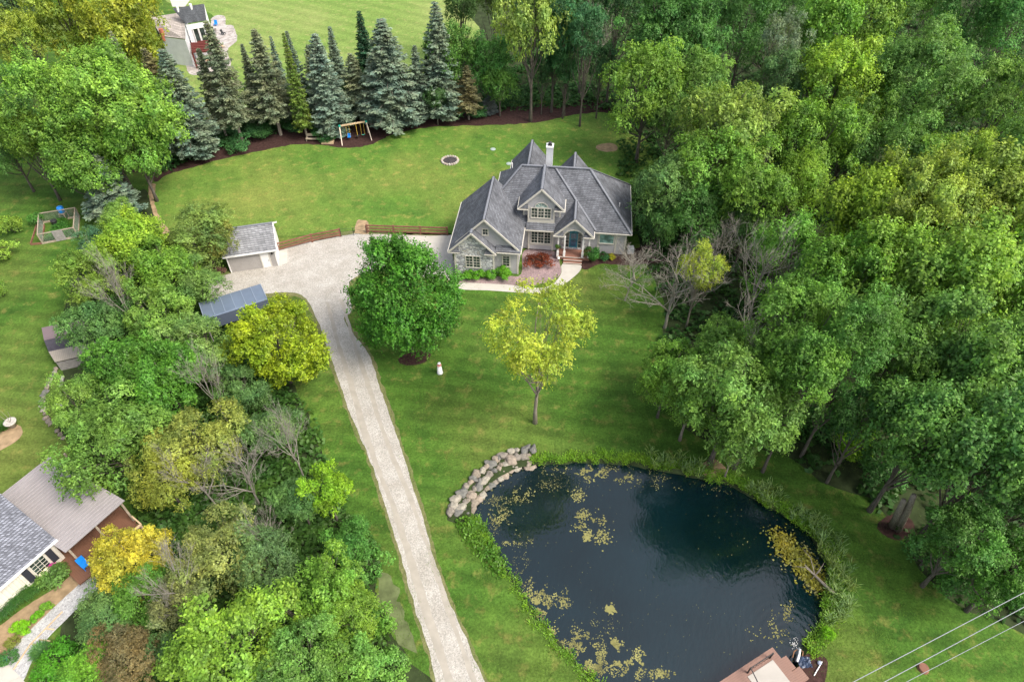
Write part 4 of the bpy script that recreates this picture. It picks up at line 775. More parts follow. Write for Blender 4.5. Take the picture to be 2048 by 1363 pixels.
cs=[((2.22,0,6.55),(2.22,.85,6.55)),((3.65,.8,7.98),(3.65,9.9,7.98)),((7,11.4,8.93),(15.4,11.4,8.93)),((15.4,11.4,8.93),(20.95,w0,e0+.03)),((15.4,11.4,8.93),(20.95,17,e0+.03)),((11.1,11.4,8.92),(16.6,6.0,3.74)),((7,11.4,8.93),(4.0,8.4,6.03)),((9.85,6.,9.08),(9.85,11.5,9.08)),((13.98,4.5,6.15),(13.98,8.4,6.15)),((7.5,11.4,6.93),(7.5,21.3,6.93)),((13.43,12,6.63),(13.43,19.2,6.63))]
bars('ridge_cap',cs,.24,.05,CAP)
bars('ridge_flashing',[(Vector(a)+Vector((0,0,-.035)),Vector(b)+Vector((0,0,-.035))) for a,b in cs],.4,.04,SHINGD)
# trim boards
m=MB()
for u,w_,z0,z1 in [(.0,.36,0,3.9),(4.62,.36,0,3.8),(7.42,1.16,0,3.6),(8.33,6.0,.25,3.5),(11.3,6.0,.25,3.5),(8.22,6.26,4.1,6.4),(11.3,6.26,4.1,6.4),(16.95,6.26,.15,3.5),(19.1,6.26,.15,3.5),(20.27,6.26,.15,3.5),(12.0,6.97,4.4,6.2),(7.58,6.97,4.4,6.2)]: m=MB(); m.box(u,u+.2,w_,w_+.05,z0,z1); m.build('trim_board',TRIM,HS)
for bx_ in ((8.53,11.3,6.0,6.04,3.05,3.4),(8.42,11.3,6.26,6.29,4.1,4.6),(8.53,11.29,6.0,6.04,.9,1.2),(17.15,19.1,6.25,6.29,3.1,3.4)): m=MB(); m.box(*bx_); m.build('trim_band',TRIM,HS)
win(HS,1.42,3.05,1.3,2.9,.4,2,4,2); win(HS,5.75,6.5,1.15,2.65,1.2,1,4,2,fr=.15); win(HS,3.43,3.98,5.6,6.35,1.2,1,2,2,fr=.13); win(HS,8.76,11.1,1.3,2.95,6.02,3,4,2); win(HS,8.67,10.98,4.9,6.2,6.27,3,3,2); win(HS,17.2,18.9,1.7,3.0,6.27,1,1,1,LACE)
# arched transom over the dormer windows
m=MB(); k=12; vs=[(9.85-.78*math.cos(math.pi*i/k),6.24,6.38+.62*math.sin(math.pi*i/k)) for i in range(k+1)]; n=len(vs); m.add(vs+[(a,6.29,c) for a,b,c in vs],[tuple(range(n)),tuple(range(2*n-1,n-1,-1))]+[(i,i+n,(i+1)%n+n,(i+1)%n) for i in range(n)]); aw=m.build('arched_window',ARCHG,HS)
m=MB(); 
for i in range(k): m.bar(Vector(vs[i])+Vector((0,-.03,.03)),Vector(vs[i+1])+Vector((0,-.03,.03)),.06,.09)
for a in (.25,.5,.75): m.bar((9.85,6.22,6.4),(9.85-.7*math.cos(math.pi*a),6.22,6.38+.56*math.sin(math.pi*a)),.03,.03)
m.box(9.0,10.7,6.2,6.26,6.3,6.38); m.build('arch_frame',TRIM,aw)
# porch
m=MB(); m.box(12.05,16.1,4.5,6.3,.1,.5); m.box(12.9,15.2,4.1,4.5,0,.34); m.box(12.9,15.2,3.75,4.1,0,.17); m.build('porch_floor',simple('red_brown_decking',(.23,.11,.075),.7,.3,.12,2),HS)
bars('step_nosing',[((12.9,4.08,.36),(15.2,4.08,.36)),((12.0,4.47,.52),(15.5,4.47,.52)),((12.9,3.73,.18),(15.2,3.73,.18))],.06,.05)
for u in (12.15,12.95,15.2,15.95):
    m=MB(); m.box(u-.09,u+.09,4.65,4.83,.5,3.45); m.box(u-.14,u+.14,4.6,4.88,.5,1.2); m.build('porch_post',WHITE,HS)
bars('railing',[((12.15,4.74,1.3),(12.95,4.74,1.3)),((15.2,4.74,1.3),(15.95,4.74,1.3)),((12.1,4.8,1.3),(12.1,6.2,1.3)),((16,4.8,1.3),(16,6.2,1.3))],.06,.06,BROWNW)
m=MB(); m.box(12.9,15.1,6.18,6.285,.5,.75); m.box(12.5,13.0,6.15,6.28,.5,3.2); m.box(15.0,15.5,6.15,6.28,.5,3.2); m.build('stone_jamb',STONE,HS)
m=MB(); m.box(13.45,14.5,6.2,6.26,.76,3.0); d=m.build('door',TEAL,HS); m=MB(); m.box(13.62,14.33,6.17,6.195,.95,1.95); m.box(13.62,14.33,6.17,6.195,2.1,2.9); m.build('door_pane',glass('door_glass',(.03,.08,.13)),d); m=MB(); m.box(14.4,14.45,6.14,6.19,1.7,1.9); m.build('handle',BLACK,d)
for u in (13.02,14.56): win(HS,u,u+.38,.8,2.95,6.25,1,4,1,GLASS,.04,'sidelight')
m=MB(); vs=[(13.98-.95*math.cos(math.pi*i/k),6.2,3.05+.5*math.sin(math.pi*i/k)) for i in range(k+1)]; n=len(vs); m.add(vs+[(a,6.27,c) for a,b,c in vs],[tuple(range(n)),tuple(range(2*n-1,n-1,-1))]+[(i,i+n,(i+1)%n+n,(i+1)%n) for i in range(n)]); m.build('transom',TEAL,HS)
for u,w_,z in ((5.6,13.2,7.6),(19.3,9.3,5.2)):
    m=MB(); m.tube([(u,w_,z-.4),(u,w_,z+.45)],.07,8); m.build('vent_pipe',WHITE,HS)
# rear deck
m=MB(); m.box(9.9,17.1,17.2,21.5,.9,1.05); dk=m.build('rear_deck',DECKW,HS)
m=MB(); [m.box(u-.05,u+.05,21.4,21.5,0,2.1) for u in (10,12.3,14.6,17)]; m.box(10,17,21.4,21.5,2.0,2.1); m.box(17,17.1,17.3,21.5,2.0,2.1); m.box(10,17,21.43,21.47,1.4,1.46); m.build('deck_railing',PINE,dk)
def hl(u,w,z=0): 
    a=R(-6); return Vector((O.x+u*math.cos(a)-w*math.sin(a),O.y+u*math.sin(a)+w*math.cos(a),z))
for i,(u,t) in enumerate(((12.1,'left'),(16.0,'right'))):
    b=empty('hanging_basket',hl(u,4.5,1.7),'fern basket hanging at the %s porch post'%t,'basket'); m=MB(); m.lathe((0,0,0),[(.12,0),(.24,.2),(.22,.22)],10); m.tube([(0,0,.2),(0,.1,1.6)],.01,4); m.build('pot',BROWNW,b)
    c=bpy.data.objects.new('foliage',PR['boxwood'][0][0]); COL.objects.link(c); c.parent=b; c.location=(0,0,.1); c.scale=(.36,.36,.36); c.color=(.05,.13,.02,1)
o=hl(12.3,4.1); g=empty('globe_ornament',o,'white garden globe on a stand beside the porch steps','ornament'); m=MB(); m.tube([(0,0,0),(0,0,.4)],.05,6); m.build('stand',BLACK,g); m=MB(); m.lathe((0,0,.4),[(.03,0),(.14,.06),(.18,.17),(.14,.28),(.03,.34)],12); m.build('globe',WHITE,g,smooth=True)
for px,py,t in ((1033,570,'near the garage corner'),(1114,556,'at the walk bend'),(1041,548,'by the house corner downspout')):
    m=MB(); m.tube([(0,0,0),(0,0,.5)],.025,6); m.lathe((0,0,.5),[(.09,0),(.09,.04),(.02,.1)],8); o=m.build('path_light',BLACK,label='small black path light '+t,cat='light',group='path lights by the walk'); o.location=G(px,py)
o=hl(21.2,7.0); m=MB(); m.box(-.4,.4,-.4,.4,0,.75); m.lathe((0,0,.75),[(.32,0),(.32,.05),(.1,.07)],12); a=m.build('air_conditioner',WHITE,label='white air conditioner unit at the right end of the house',cat='air conditioner'); a.location=o
for px,py,t in ((986,299,'farther'),(1018,328,'nearer')):
    m=MB(); m.lathe((0,0,0),[(.4,0),(.4,.1),(.25,.14)],16); o=m.build('septic_lid',simple('grey_green_lid',(.28,.34,.3),.7,.3,.1),label='round grey-green lid on the back lawn, the %s one'%t,cat='lid',group='septic lids'); o.location=G(px,py)
# ---------------------------------------------------------------- garage shed
def axes(a,b): 
    d=(b-a); d.z=0; ln=d.length; return math.atan2(d.y,d.x),ln
a=G(463,545); b=G(558,531); ang,ln=axes(a,b)
S=empty('shed',a,'small grey gabled garage shed beside the gravel yard','shed',rz=ang); Ls=ln; D=5.4; E=2.7; RZ=4.5
m=MB(); m.box(0,Ls,0,D,0,E); m.add([(Ls-.12,0,E),(Ls-.12,D,E),(Ls-.12,D/2,RZ-.12),(Ls,0,E),(Ls,D,E),(Ls,D/2,RZ-.12)],[(2,1,0),(3,4,5),(0,3,5,2),(1,2,5,4)]); m.build('wall',SIDESH,S)
m=MB(); m.slab([(-.3,-.3,E-.1),(Ls+.3,-.3,E-.1),(Ls+.3,D/2,RZ),(-.3,D/2,RZ)],.12); m.slab([(-.3,D+.3,E-.1),(Ls+.3,D+.3,E-.1),(Ls+.3,D/2,RZ),(-.3,D/2,RZ)],.12); m.build('roof',SHING2,S)
bars('fascia',[((-.35,-.34,E-.16),(Ls+.35,-.34,E-.16)),((Ls+.33,-.3,E-.16),(Ls+.33,D/2,RZ-.06)),((Ls+.33,D/2,RZ-.06),(Ls+.33,D+.3,E-.16))],.08,.2,WHITE,S); bars('ridge_cap',[((-.3,D/2,RZ+.02),(Ls+.3,D/2,RZ+.02))],.3,.05,CAP,S)
m=MB(); m.box(Ls-1.75,Ls-.85,-.05,-.003,.05,2.15); d=m.build('door',WHITE,S); m=MB(); m.box(Ls-1.87,Ls-1.75,-.06,-.003,0,2.27); m.box(Ls-.85,Ls-.73,-.06,-.003,0,2.27); m.box(Ls-1.75,Ls-.85,-.06,-.003,2.15,2.27); m.build('door_frame',TRIM,d); m=MB(); m.box(Ls-.98,Ls-.93,-.1,-.05,1,1.12); m.build('handle',BLACK,d)
m=MB(); m.box(Ls-.1,Ls+.03,-.05,.1,0,E-.1); m.box(-.03,.1,-.05,.1,0,E-.1); m.box(Ls+.002,Ls+.04,.3,D-.3,.05,2.3); m.build('trim_board',WHITE,S); m=MB(); m.box(Ls-.45,Ls-.3,-.18,-.003,1.9,2.25); m.build('wall_lamp',BLACK,S)
sheet('shed_apron',[(558,531),(575,526),(575,497),(556,500)],.022,CONC,0)
# carport
cp=[G(520,567,2.9),G(398,605,2.9)]; c0=Vector((*cp[1].xy,0)); ang,ln=axes(cp[1],cp[0]); CPt=empty('carport',c0,'blue-grey ribbed metal carport half hidden by trees beside the yard','carport',rz=ang); L_=ln
m=MB(); prof=[(0,2.75),(-.05,2.9),(-.2,3.0),(-3.4,3.35),(-3.6,3.3),(-3.75,3.1),(-3.8,2.75)]; prof=[(y,z) for y,z in prof]
for (y0,z0),(y1,z1) in zip(prof[:4],prof[1:5]): m.slab([(0,y0,z0),(L_,y0,z0),(L_,y1,z1),(0,y1,z1)],.05)
m.build('roof_panel',CARM,CPt); m=MB(); m.slab([(0,-3.6,3.3),(L_,-3.6,3.3),(L_,-4.2,2.3),(0,-4.2,2.3)],.05); m.build('side_panel',CARD,CPt); m=MB()
for i in range(7): x=L_*i/6; m.bar((x,-.2,3.03),(x,-3.4,3.38),.07,.06); 
m.build('roof_rib',simple('pale_rib',(.21,.25,.31),.5,.4,.05),CPt)
for i in range(3):
    for y in (-.1,-4.1): m=MB(); m.box(L_*i/2-.05,L_*i/2+.05,y-.05,y+.05,0,2.75 if y>-1 else 2.4); m.build('post',GREYW,CPt)
# wood pile by the shed
g=empty('woodpile',G(432,545),'dark split firewood stacked beside the shed','woodpile'); m=MB()
for i in range(40): x,z=random.uniform(-1.3,1.3),random.uniform(.1,.7); m.tube([(x,-.3,z),(x+random.uniform(-.1,.1),.3,z)],random.uniform(.08,.13),6)
m.build('logs',simple('dark_logs',(.12,.07,.05),.9,.1,.4,2),g)
# ---------------------------------------------------------------- fences
def fence(name,pts,posth,label,rails=3,mat=BROWNW,step=3.):
    r=empty(name,Vector((*pts[0].xy,0)),label,'fence'); 
    for a,b in zip(pts,pts[1:]):
        n=max(1,round((b-a).length/step)); 
        for i in range(n+1):
            if i==0 and a is not pts[0]: continue
            p=a.lerp(b,i/n); m=MB(); m.box(p.x-.09,p.x+.09,p.y-.09,p.y+.09,0,posth); m.build('post',mat,r,world=True)
        for i in range(n):
            for j in range(rails): z=posth*(.25+.65*j/(rails-1)); m=MB(); q=Vector((0,-.05,z)); m.bar(a.lerp(b,i/n)+q,a.lerp(b,(i+1)/n)+q,.08,.2); m.build('rail',mat,r,world=True)
fence('rail_fence',[G(557,502),G(625,484),G(681,473)],1.3,'brown three-rail fence running from the shed to the gate')
fence('rail_fence',[G(735,465),G(895,470)],1.3,'brown three-rail fence between the gate and the house')
g=empty('wire_gate',G(683,473),'thin wire gate between the two brown rail fences','gate'); m=MB(); A=G(683,473);B=G(708,471);C=G(733,466)
for p in (A,B,C): m.tube([p,p+Vector((0,0,1.2))],.035,6)
m.build('gate_post',BLACK,g,world=True); m=MB()
for z in (.15,.45,.8,1.15): m.tube([A+Vector((0,0,z)),B+Vector((0,0,z)),C+Vector((0,0,z))],.012,4)
m.build('gate_wire',BLACK,g,world=True)
# ---------------------------------------------------------------- lighthouse ornament
g=empty('garden_lighthouse',G(880,745),'small white lighthouse ornament on the lawn right of the big maple','ornament'); m=MB(); m.lathe((0,0,0),[(.34,0),(.3,.1),(.2,1.15)],12); m.build('tower',WHITE,g,smooth=True); m=MB(); m.lathe((0,0,1.15),[(.25,0),(.25,.06),(.12,.07),(.12,.3)],10); m.build('gallery',simple('pink_paint',(.45,.2,.17),.6,.3,.1),g); m=MB(); m.lathe((0,0,1.45),[(.17,0),(.02,.17)],10); m.build('lantern_roof',WHITE,g)
# ---------------------------------------------------------------- swing set
A=G(679,252,2.6); B=G(732,243,2.6); g=empty('swing_set',G(681,290),'wooden swing set with green corner brackets on the mulch','swing set')
d=(B-A).normalized(); nn=Vector((d.y,-d.x,0))
m=MB(); m.bar(A,B,.16,.2); m.build('top_beam',PINE,g,world=True)
for P0,sg in ((A,-1),(B,1)):
    for s in (-1,1): m=MB(); m.bar(P0,Vector((P0.x,P0.y,0))+nn*s*1.25*1+d*sg*.25,.12); m.build('leg',simple('pale_wood',(.62,.5,.4),.7,.2,.1) if 'pale_wood' not in bpy.data.materials else bpy.data.materials['pale_wood'],g,world=True)
    m=MB(); m.bar(P0-d*.15,P0+d*.15,.26,.26); m.build('bracket',GREENP,g,world=True)
def swing(t,w,zb,seatm,label,kind):
    c=A.lerp(B,t); m=MB()
    for s in (-1,1): m.tube([c+d*s*w/2,c+d*s*w/2-Vector((0,0,2.6-zb-.1))],.025,4)
    r=m.build('swing',YROPE,g,world=True); q=c-Vector((0,0,2.5-zb)); m=MB()
    if kind=='bucket': m.box(q.x-.25,q.x+.25,q.y-.2,q.y+.2,q.z,q.z+.12); m.box(q.x-.25,q.x+.25,q.y+.15,q.y+.25,q.z,q.z+.5)
    elif kind=='disc': m.lathe(tuple(q),[(.28,0),(.3,.06),(.1,.1)],12)
    else: m.tube([q-d*w/2,q-Vector((0,0,.1)),q+d*w/2],.06,5)
    m.build('seat',seatm,r,world=True)
swing(.28,.45,.45,BLUE,'', 'bucket'); swing(.6,.03,.4,BLACK,'','disc'); swing(.82,.5,.5,GREENP,'','belt')
g=empty('sandbox',G(655,288),'small wooden sandbox with a canopy frame left of the swing set','sandbox'); m=MB(); b=g.location; m.box(b.x-.9,b.x+.9,b.y-.1,b.y+1.4,0,.3); m.build('tray',PINE,g,world=True); m=MB()
for x in (-.85,.85): m.bar((b.x+x,b.y+1.3,0),(b.x+x,b.y+1.3,1.7),.08)
m.bar((b.x-.9,b.y+1.3,1.7),(b.x+.9,b.y+1.3,1.7),.08); m.build('canopy_frame',WOOD,g,world=True)
g=empty('wooden_bench',G(628,283),'weathered wooden bench beside the sandbox','bench'); b=g.location; m=MB(); m.box(b.x-1.2,b.x+1.2,b.y-.1,b.y+.35,.38,.45); m.build('seat',WOOD,g,world=True); m=MB(); m.box(b.x-1.2,b.x+1.2,b.y+.75,b.y+.82,.5,.95); m.box(b.x-1.2,b.x-1.1,b.y,b.y+.8,0,.5); m.box(b.x+1.1,b.x+1.2,b.y,b.y+.8,0,.5); m.build('backrest',WOOD,g,world=True)
for x in (743,755): m=MB(); m.box(-.28,.28,-.1,.1,0,.8); m.lathe((0,0,.8),[(.28,0),(.2,.15),(.05,.2)],8); o=m.build('stump_post',WOOD,label='weathered wooden stump post behind the swing set',cat='post',group='stump posts behind the swing set'); o.location=G(x,250)
# ---------------------------------------------------------------- vegetable garden
P4=[G(88,492),G(157,478),G(160,430),G(82,437)]; P4=[G(86,488),G(157,474),G(160,434),G(88,446)]
g=empty('garden_enclosure',P4[0],'fenced vegetable garden with timber frame and wire mesh sides','garden enclosure'); H_=1.5
MESHM=simple('wire_mesh',(.22,.25,.2),.9,.1,.2,4)
for i in range(4):
    a,b=P4[i],P4[(i+1)%4]; m=MB(); m.bar(a+Vector((0,0,H_)),b+Vector((0,0,H_)),.1); m.bar(a+Vector((0,0,.12)),b+Vector((0,0,.12)),.08,.25); m.build('rail',WOOD,g,world=True)
    m=MB(); m.bar(a,a+Vector((0,0,H_)),.12); m.build('post',WOOD,g,world=True); m=MB(); n=int((b-a).length/.16)
    for k in range(1,n): p=a.lerp(b,k/n); m.bar(p,p+Vector((0,0,H_)),.016)
    for k in range(1,9): m.bar(a+Vector((0,0,H_*k/9)),b+Vector((0,0,H_*k/9)),.016)
    m.build('mesh_panel',MESHM,g,world=True)
m=MB(); a=P4[0].lerp(P4[1],.4); b=P4[0].lerp(P4[1],.68); m.slab([a+Vector((0,-.06,.05)),b+Vector((0,-.06,.05)),b+Vector((0,-.06,1.6)),a+Vector((0,-.06,1.6))],.06,n=(0,1,0)); m.build('door',GREYW,g,world=True)
cpx=[P4[0].lerp(P4[1],t).lerp(P4[3].lerp(P4[2],t),s_) for t,s_ in ((.44,.0),(.62,.0),(.62,1),(.44,1))]; m=MB(); m.slab([p+Vector((0,0,.05)) for p in cpx],.04); m.build('gravel_strip',LAVA,g,world=True)
vp=[tuple(P4[0].lerp(P4[1],random.choice((random.uniform(.05,.42),random.uniform(.65,.95)))).lerp(P4[3].lerp(P4[2],.5),random.uniform(.1,1.2)))[:2] for _ in range(110)]
o=blades('vegetable_plants',vp,30,.6,.12,(.055,.17,.035),'leafy vegetable plants growing inside the wire garden',1.2,spread=.4,cat='vegetables')
b=P4[3].lerp(P4[2],.55); g=empty('blue_barrel',Vector((b.x,b.y+.4,0)),'bright blue plastic barrel at the back of the vegetable garden','barrel'); m=MB(); m.lathe((0,0,.9),[(.3,0),(.42,.15),(.42,.75),(.3,.9)],14); m.build('drum',BLUE,g,smooth=True); m=MB(); m.box(-.4,.4,-.4,.4,.8,.9); [m.box(x,x+.08,y,y+.08,0,.8) for x in (-.4,.32) for y in (-.4,.32)]; m.build('stand',WOOD,g)
b=P4[3].lerp(P4[2],.42); g=empty('black_bin',Vector((b.x,b.y-1,0)),'black plastic compost bin in front of the blue barrel','bin'); m=MB(); m.lathe((0,0,0),[(.3,0),(.38,.7),(.34,.75)],10); m.build('bin_body',BLACK,g); m=MB(); m.lathe((0,0,.75),[(.38,0),(.1,.1)],10); m.build('lid',BLACK,g)
g=empty('raised_bed',G(66,488),'low timber raised bed left of the vegetable garden','planter'); m=MB(); q=[G(62,490),G(84,488),G(90,452),G(74,452)]; [m.bar(q[i]+Vector((0,0,.12)),q[(i+1)%4]+Vector((0,0,.12)),.1,.25) for i in range(4)]; m.build('frame',BROWNW,g,world=True)
# ---------------------------------------------------------------- coop / tunnel hut
g=empty('coop',G(100,700),'little hut with plum-brown and tan metal roof behind the stone edging','hut'); 
m=MB(); q=lambda x,y,z:G(x,y,z)
r0=[(83,652,1.0),(86,645,1.5),(90,662,2.1),(97,700,1.3)]
a0,a1,a2,a3=q(83,655,1.7),q(88,680,2.5),q(97,703,1.9),q(110,724,1.3)
dv=(q(140,640,1.8)-q(84,652,1.8)); dv.z=0; dv=dv.normalized()*4.5
for nm,a,b,mt in (('rear_roof',a0,a1,COOPM),('dark_roof',a1+Vector((.01,-.02,-.01)),a2,COOPD),('tan_roof',a2,a3,COOPT)):
    m=MB(); m.slab([a,b,b+dv,a+dv],.06); m.build(nm,mt,g,world=True)
m=MB(); f=[a0,a1,a2,a3]; m.add([p for p in f]+[Vector((a3.x,a3.y,0)),Vector((a0.x,a0.y,0))]+[p+dv for p in f]+[Vector((a3.x,a3.y,0))+dv,Vector((a0.x,a0.y,0))+dv],[(0,1,2,3,4,5),(11,10,9,8,7,6),(3,9,10,4),(5,11,6,0)]); o=m.build('wall',GREYW,g,world=True)
for v in o.data.vertices: v.co.z=max(0,v.co.z-.1); v.co+= (dv.normalized())*.06
g=empty('railway_sleeper',G(125,765),'dark timber beam lying in the garden bed below the hut','timber'); m=MB(); m.bar(G(126,752,.1),G(121,775,.1),.25,.2); m.build('beam',GREYW,g,world=True)
for x,y,t in ((116,808,'left'),(124,810,'right')): m=MB(); m.lathe((0,0,0),[(.1,0),(.22,.12),(.2,.26),(.05,.3)],9); o=m.build('garden_ball',WHITE,label='white round garden ornament, the %s of a pair under the thicket'%t,cat='ornament',group='white garden ornaments',smooth=True); o.location=G(x,y)
# planter at left edge
g=empty('stone_planter',G(27,852),'round pale stone basin with bare twigs near the left edge','planter'); m=MB(); m.lathe((0,0,0),[(.3,0),(.28,.45),(.55,.6),(.58,.75),(.45,.76),(.3,.65)],16); m.build('basin',CONC,g,smooth=True); m=MB()
for a in (.5,2.2,3.4): m.tube([(0,0,.6),(math.cos(a)*.3,math.sin(a)*.3,1.2),(math.cos(a)*.5,math.sin(a)*.3,2.1)],[.03,.02,.01],4)
m.build('twigs',DEAD,g)
o=blades('grass_clump',[tuple(G(8,858)[:2])],420,1.,.04,(.05,.13,.03),None,.9,kind=None,spread=.3); tag(o,'dark green grass clump left of the stone basin','plant')
sheet('basin_bed',[(-20,870),(10,850),(38,850),(45,868),(20,890),(-20,905)],.016,DIRT,.1,.3,31)
# ---------------------------------------------------------------- neighbour house bottom left
a=G(132,1101,3.0); c=G(112,1078,3.3); e=G(0,1175,3.3); ang=math.atan2((c-e).y,(c-e).x)   # eave direction
NB=empty('neighbour_house',Vector((*c.xy,0)),'cream-walled house with a mottled blue-grey roof at the bottom left','house',rz=ang)
m=MB(); m.slab([(-14,-.0,3.3),(0,0,3.3),(0,5.2,5.9),(-14,5.2,5.9)],.16); m.slab([(-14,10.4,3.3),(0,10.4,3.3),(0,5.2,5.9),(-14,5.2,5.9)],.16); m.build('roof',SHING3,NB)
m=MB(); m.box(-13.5,-.3,.5,9.9,0,3.2); m.add([(-.42,.5,3.2),(-.42,9.9,3.2),(-.42,5.2,5.6),(-.3,.5,3.2),(-.3,9.9,3.2),(-.3,5.2,5.6)],[(2,1,0),(3,4,5),(0,3,5,2),(1,2,5,4)]); m.box(-3.4,-.35,.3,.5,0,3.15); m.build('wall',SIDEC,NB)
bars('fascia',[((-14,-.05,3.22),(.05,-.05,3.22))],.1,.2,WHITE,NB)
win(NB,-2.45,-1.35,1.2,2.7,.3,1,4,3,GLASS,.12)
for u in (-3.15,-1.15): m=MB(); m.box(u,u+.5,.22,.297,1.1,2.8); m.build('shutter',DARKB,NB)
m=MB(); m.box(-2.5,-1.2,.0,.22,.85,1.1); fb=m.build('window_box',TRIM,NB); 
for x,c_ in ((-2.2,(.75,.75,.7)),(-1.85,(.8,.8,.78)),(-1.4,(.55,.05,.4))):
    c=bpy.data.objects.new('flowers',PR['boxwood'][0][0]); COL.objects.link(c); c.parent=fb; c.location=(x,.08,1.05); c.scale=(.3,.25,.28); c.color=(*c_,1)
# pavilion with metal roof
pr=[G(100,913,3.6),G(249,1000,3.6),G(130,1104,3.1),G(-40,1000,3.1)]
pr[3]=pr[0]+(pr[2]-pr[1])
ang2=math.atan2((pr[2]-pr[1]).y,(pr[2]-pr[1]).x); PV=empty('pavilion',Vector((*pr[1].xy,0)),'covered deck pavilion with a brown-grey ribbed metal roof','pavilion',rz=ang2)
def loc_(p,r): 
    v=p-r.location; cs,sn=math.cos(-r.rotation_euler[2]),math.sin(-r.rotation_euler[2]); return Vector((v.x*cs-v.y*sn,v.x*sn+v.y*cs,p.z))
lp=[loc_(p,PV) for p in pr]; m=MB(); m.slab(lp,.08); m.build('metal_roof',METALBG,PV); m=MB(); n=26
for i in range(n+1):
    a=lp[1].lerp(lp[0],i/n); b=lp[2].lerp(lp[3],i/n); m.bar(a+Vector((0,0,.025)),b+Vector((0,0,.025)),.05,.05)
m.build('roof_rib',simple('rib_metal',(.29,.265,.26),.5,.5,.08),PV)
wdt=(lp[0]-lp[1]); LL=lp[2].x; sgn=1 if lp[0].y>0 else -1; Wd=abs(lp[0].y)
m=MB(); y0,y1=sorted((-sgn*1.4,sgn*(Wd-.3))); m.box(.2,LL+.8,y0,y1,.45,.6); m.build('deck',DECKD,PV)
for x in (.3,LL*.5,LL-.3):
    for y in (sgn*.25,sgn*(Wd-.4)): m=MB(); m.box(x-.08,x+.08,y-.08,y+.08,.6,3.3 if x<1 else 3.0); m.build('post',WOOD,PV)
m=MB(); yy=-sgn*1.35; m.box(.3,LL*.75,yy-.12,yy+.12,1.45,1.52); m.box(.2,.32,min(yy,0),max(yy,0),1.45,1.52); [m.box(x-.05,x+.05,yy-.05,yy+.05,.6,1.45) for x in np.linspace(.3,LL*.75,5)]; m.build('railing',PINE,PV)
m=MB()
for x in np.arange(.4,LL*.75,.16): m.box(x-.02,x+.02,yy-.02,yy+.02,.6,1.45)
m.build('baluster',WOOD,PV)
def onPV(x,y,z=.6):
    r=PV.rotation_euler[2]; return Vector((PV.location.x+x*math.cos(r)-y*math.sin(r),PV.location.y+x*math.sin(r)+y*math.cos(r),z))
def chair(name,p,mat,label,rz=0):
    g=empty(name,p,label,'chair',rz=rz); m=MB(); m.box(-.3,.3,-.28,.28,.36,.42); m.build('seat',mat,g); m=MB(); m.slab([(-.3,.26,.4),(.3,.26,.4),(.3,.45,1.0),(-.3,.45,1.0)],.05,n=(0,-1,.3)); m.build('backrest',mat,g)
    for x in (-.27,.27):
        for y in (-.25,.25): m=MB(); m.box(x-.03,x+.03,y-.03,y+.03,0,.36); m.build('leg',mat,g)
chair('deck_chair',onPV(LL-.4,-sgn*.45),BLUE,'blue plastic chair on the stained deck beside the house corner',1); 
p=onPV(LL*.62,-sgn*.75); g=empty('cushioned_stool',p,'small stool with a white and blue cushion on the stained deck','stool',rz=ang2); m=MB(); [m.box(x-.03,x+.03,y-.03,y+.03,0,.4) for x in (-.25,.25) for y in (-.25,.25)]; m.build('leg',WOOD,g); m=MB(); m.box(-.32,.32,-.3,.3,.4,.5); m.build('cushion',WHITE,g); m=MB(); m.box(-.25,.05,-.2,.2,.5,.52); m.build('cushion_patch',BLUE,g)
# patio and ornamental grasses, blue pot
sheet('patio',[(-60,1290),(8,1318),(55,1368),(20,1420),(-90,1400)],.03,CONC,0)
m=MB(); m.lathe((0,0,0),[(.14,0),(.26,.16),(.28,.34),(.2,.44),(.22,.48)],14); o=m.build('blue_pot',BLUE,label='glossy blue pot at the patio corner',cat='pot',smooth=True); o.location=G(11,1322)
m=MB(); m.box(-.5,.25,-.4,.4,0,.6); m.box(-.55,.3,-.45,.45,.6,.72); o=m.build('brick_pillar',simple('brick_block',(.4,.25,.17),.8,.2,.3,3),label='low brick pillar at the patio edge in the bottom left corner',cat='pillar'); o.location=G(-8,1312)
for i,(x,y,h) in enumerate([(5,1225,1.5),(25,1205,1.6),(45,1190,1.6),(65,1178,1.5),(82,1162,1.4),(85,1305,.8)]):
    o=blades('ornamental_grass',[tuple(G(x,y)[:2])],1300,h*1.1,.035,(.08,.2,.065),None,1.,kind=None,spread=.35); tag(o,'tall arching ornamental grass in the row along the cream wall' if i<5 else 'small ornamental grass right of the gravel path','plant','ornamental grasses by the cream house' if i<5 else None)
m=MB(); [m.bar(G(*a,.05),G(*b,.05),.07,.1) for a,b in (((27,1338),(60,1288)),((60,1288),(125,1222)))]; m.build('path_edging',PINE,label='long timber edging along the gravel path',cat='edging')
for i,(a,b) in enumerate([((63,1287),(88,1291)),((78,1278),(100,1281)),((92,1256),(108,1258))]): m=MB(); m.bar(G(*a,.05),G(*b,.05),.09,.08); m.build('path_sleeper',PINE,label='timber cross strip set in the grey gravel path',cat='timber',group='timber strips across the gravel path')
# ---------------------------------------------------------------- pond deck at the bottom
a=G(1545,1293,.8); b=G(1420,1375,.8); c=G(1640,1378,.8); ang=math.atan2((a-b).y,(a-b).x)
PD=empty('pond_deck',Vector((*a.xy,0)),'red-brown composite deck over the pond at the bottom edge','deck',rz=ang)
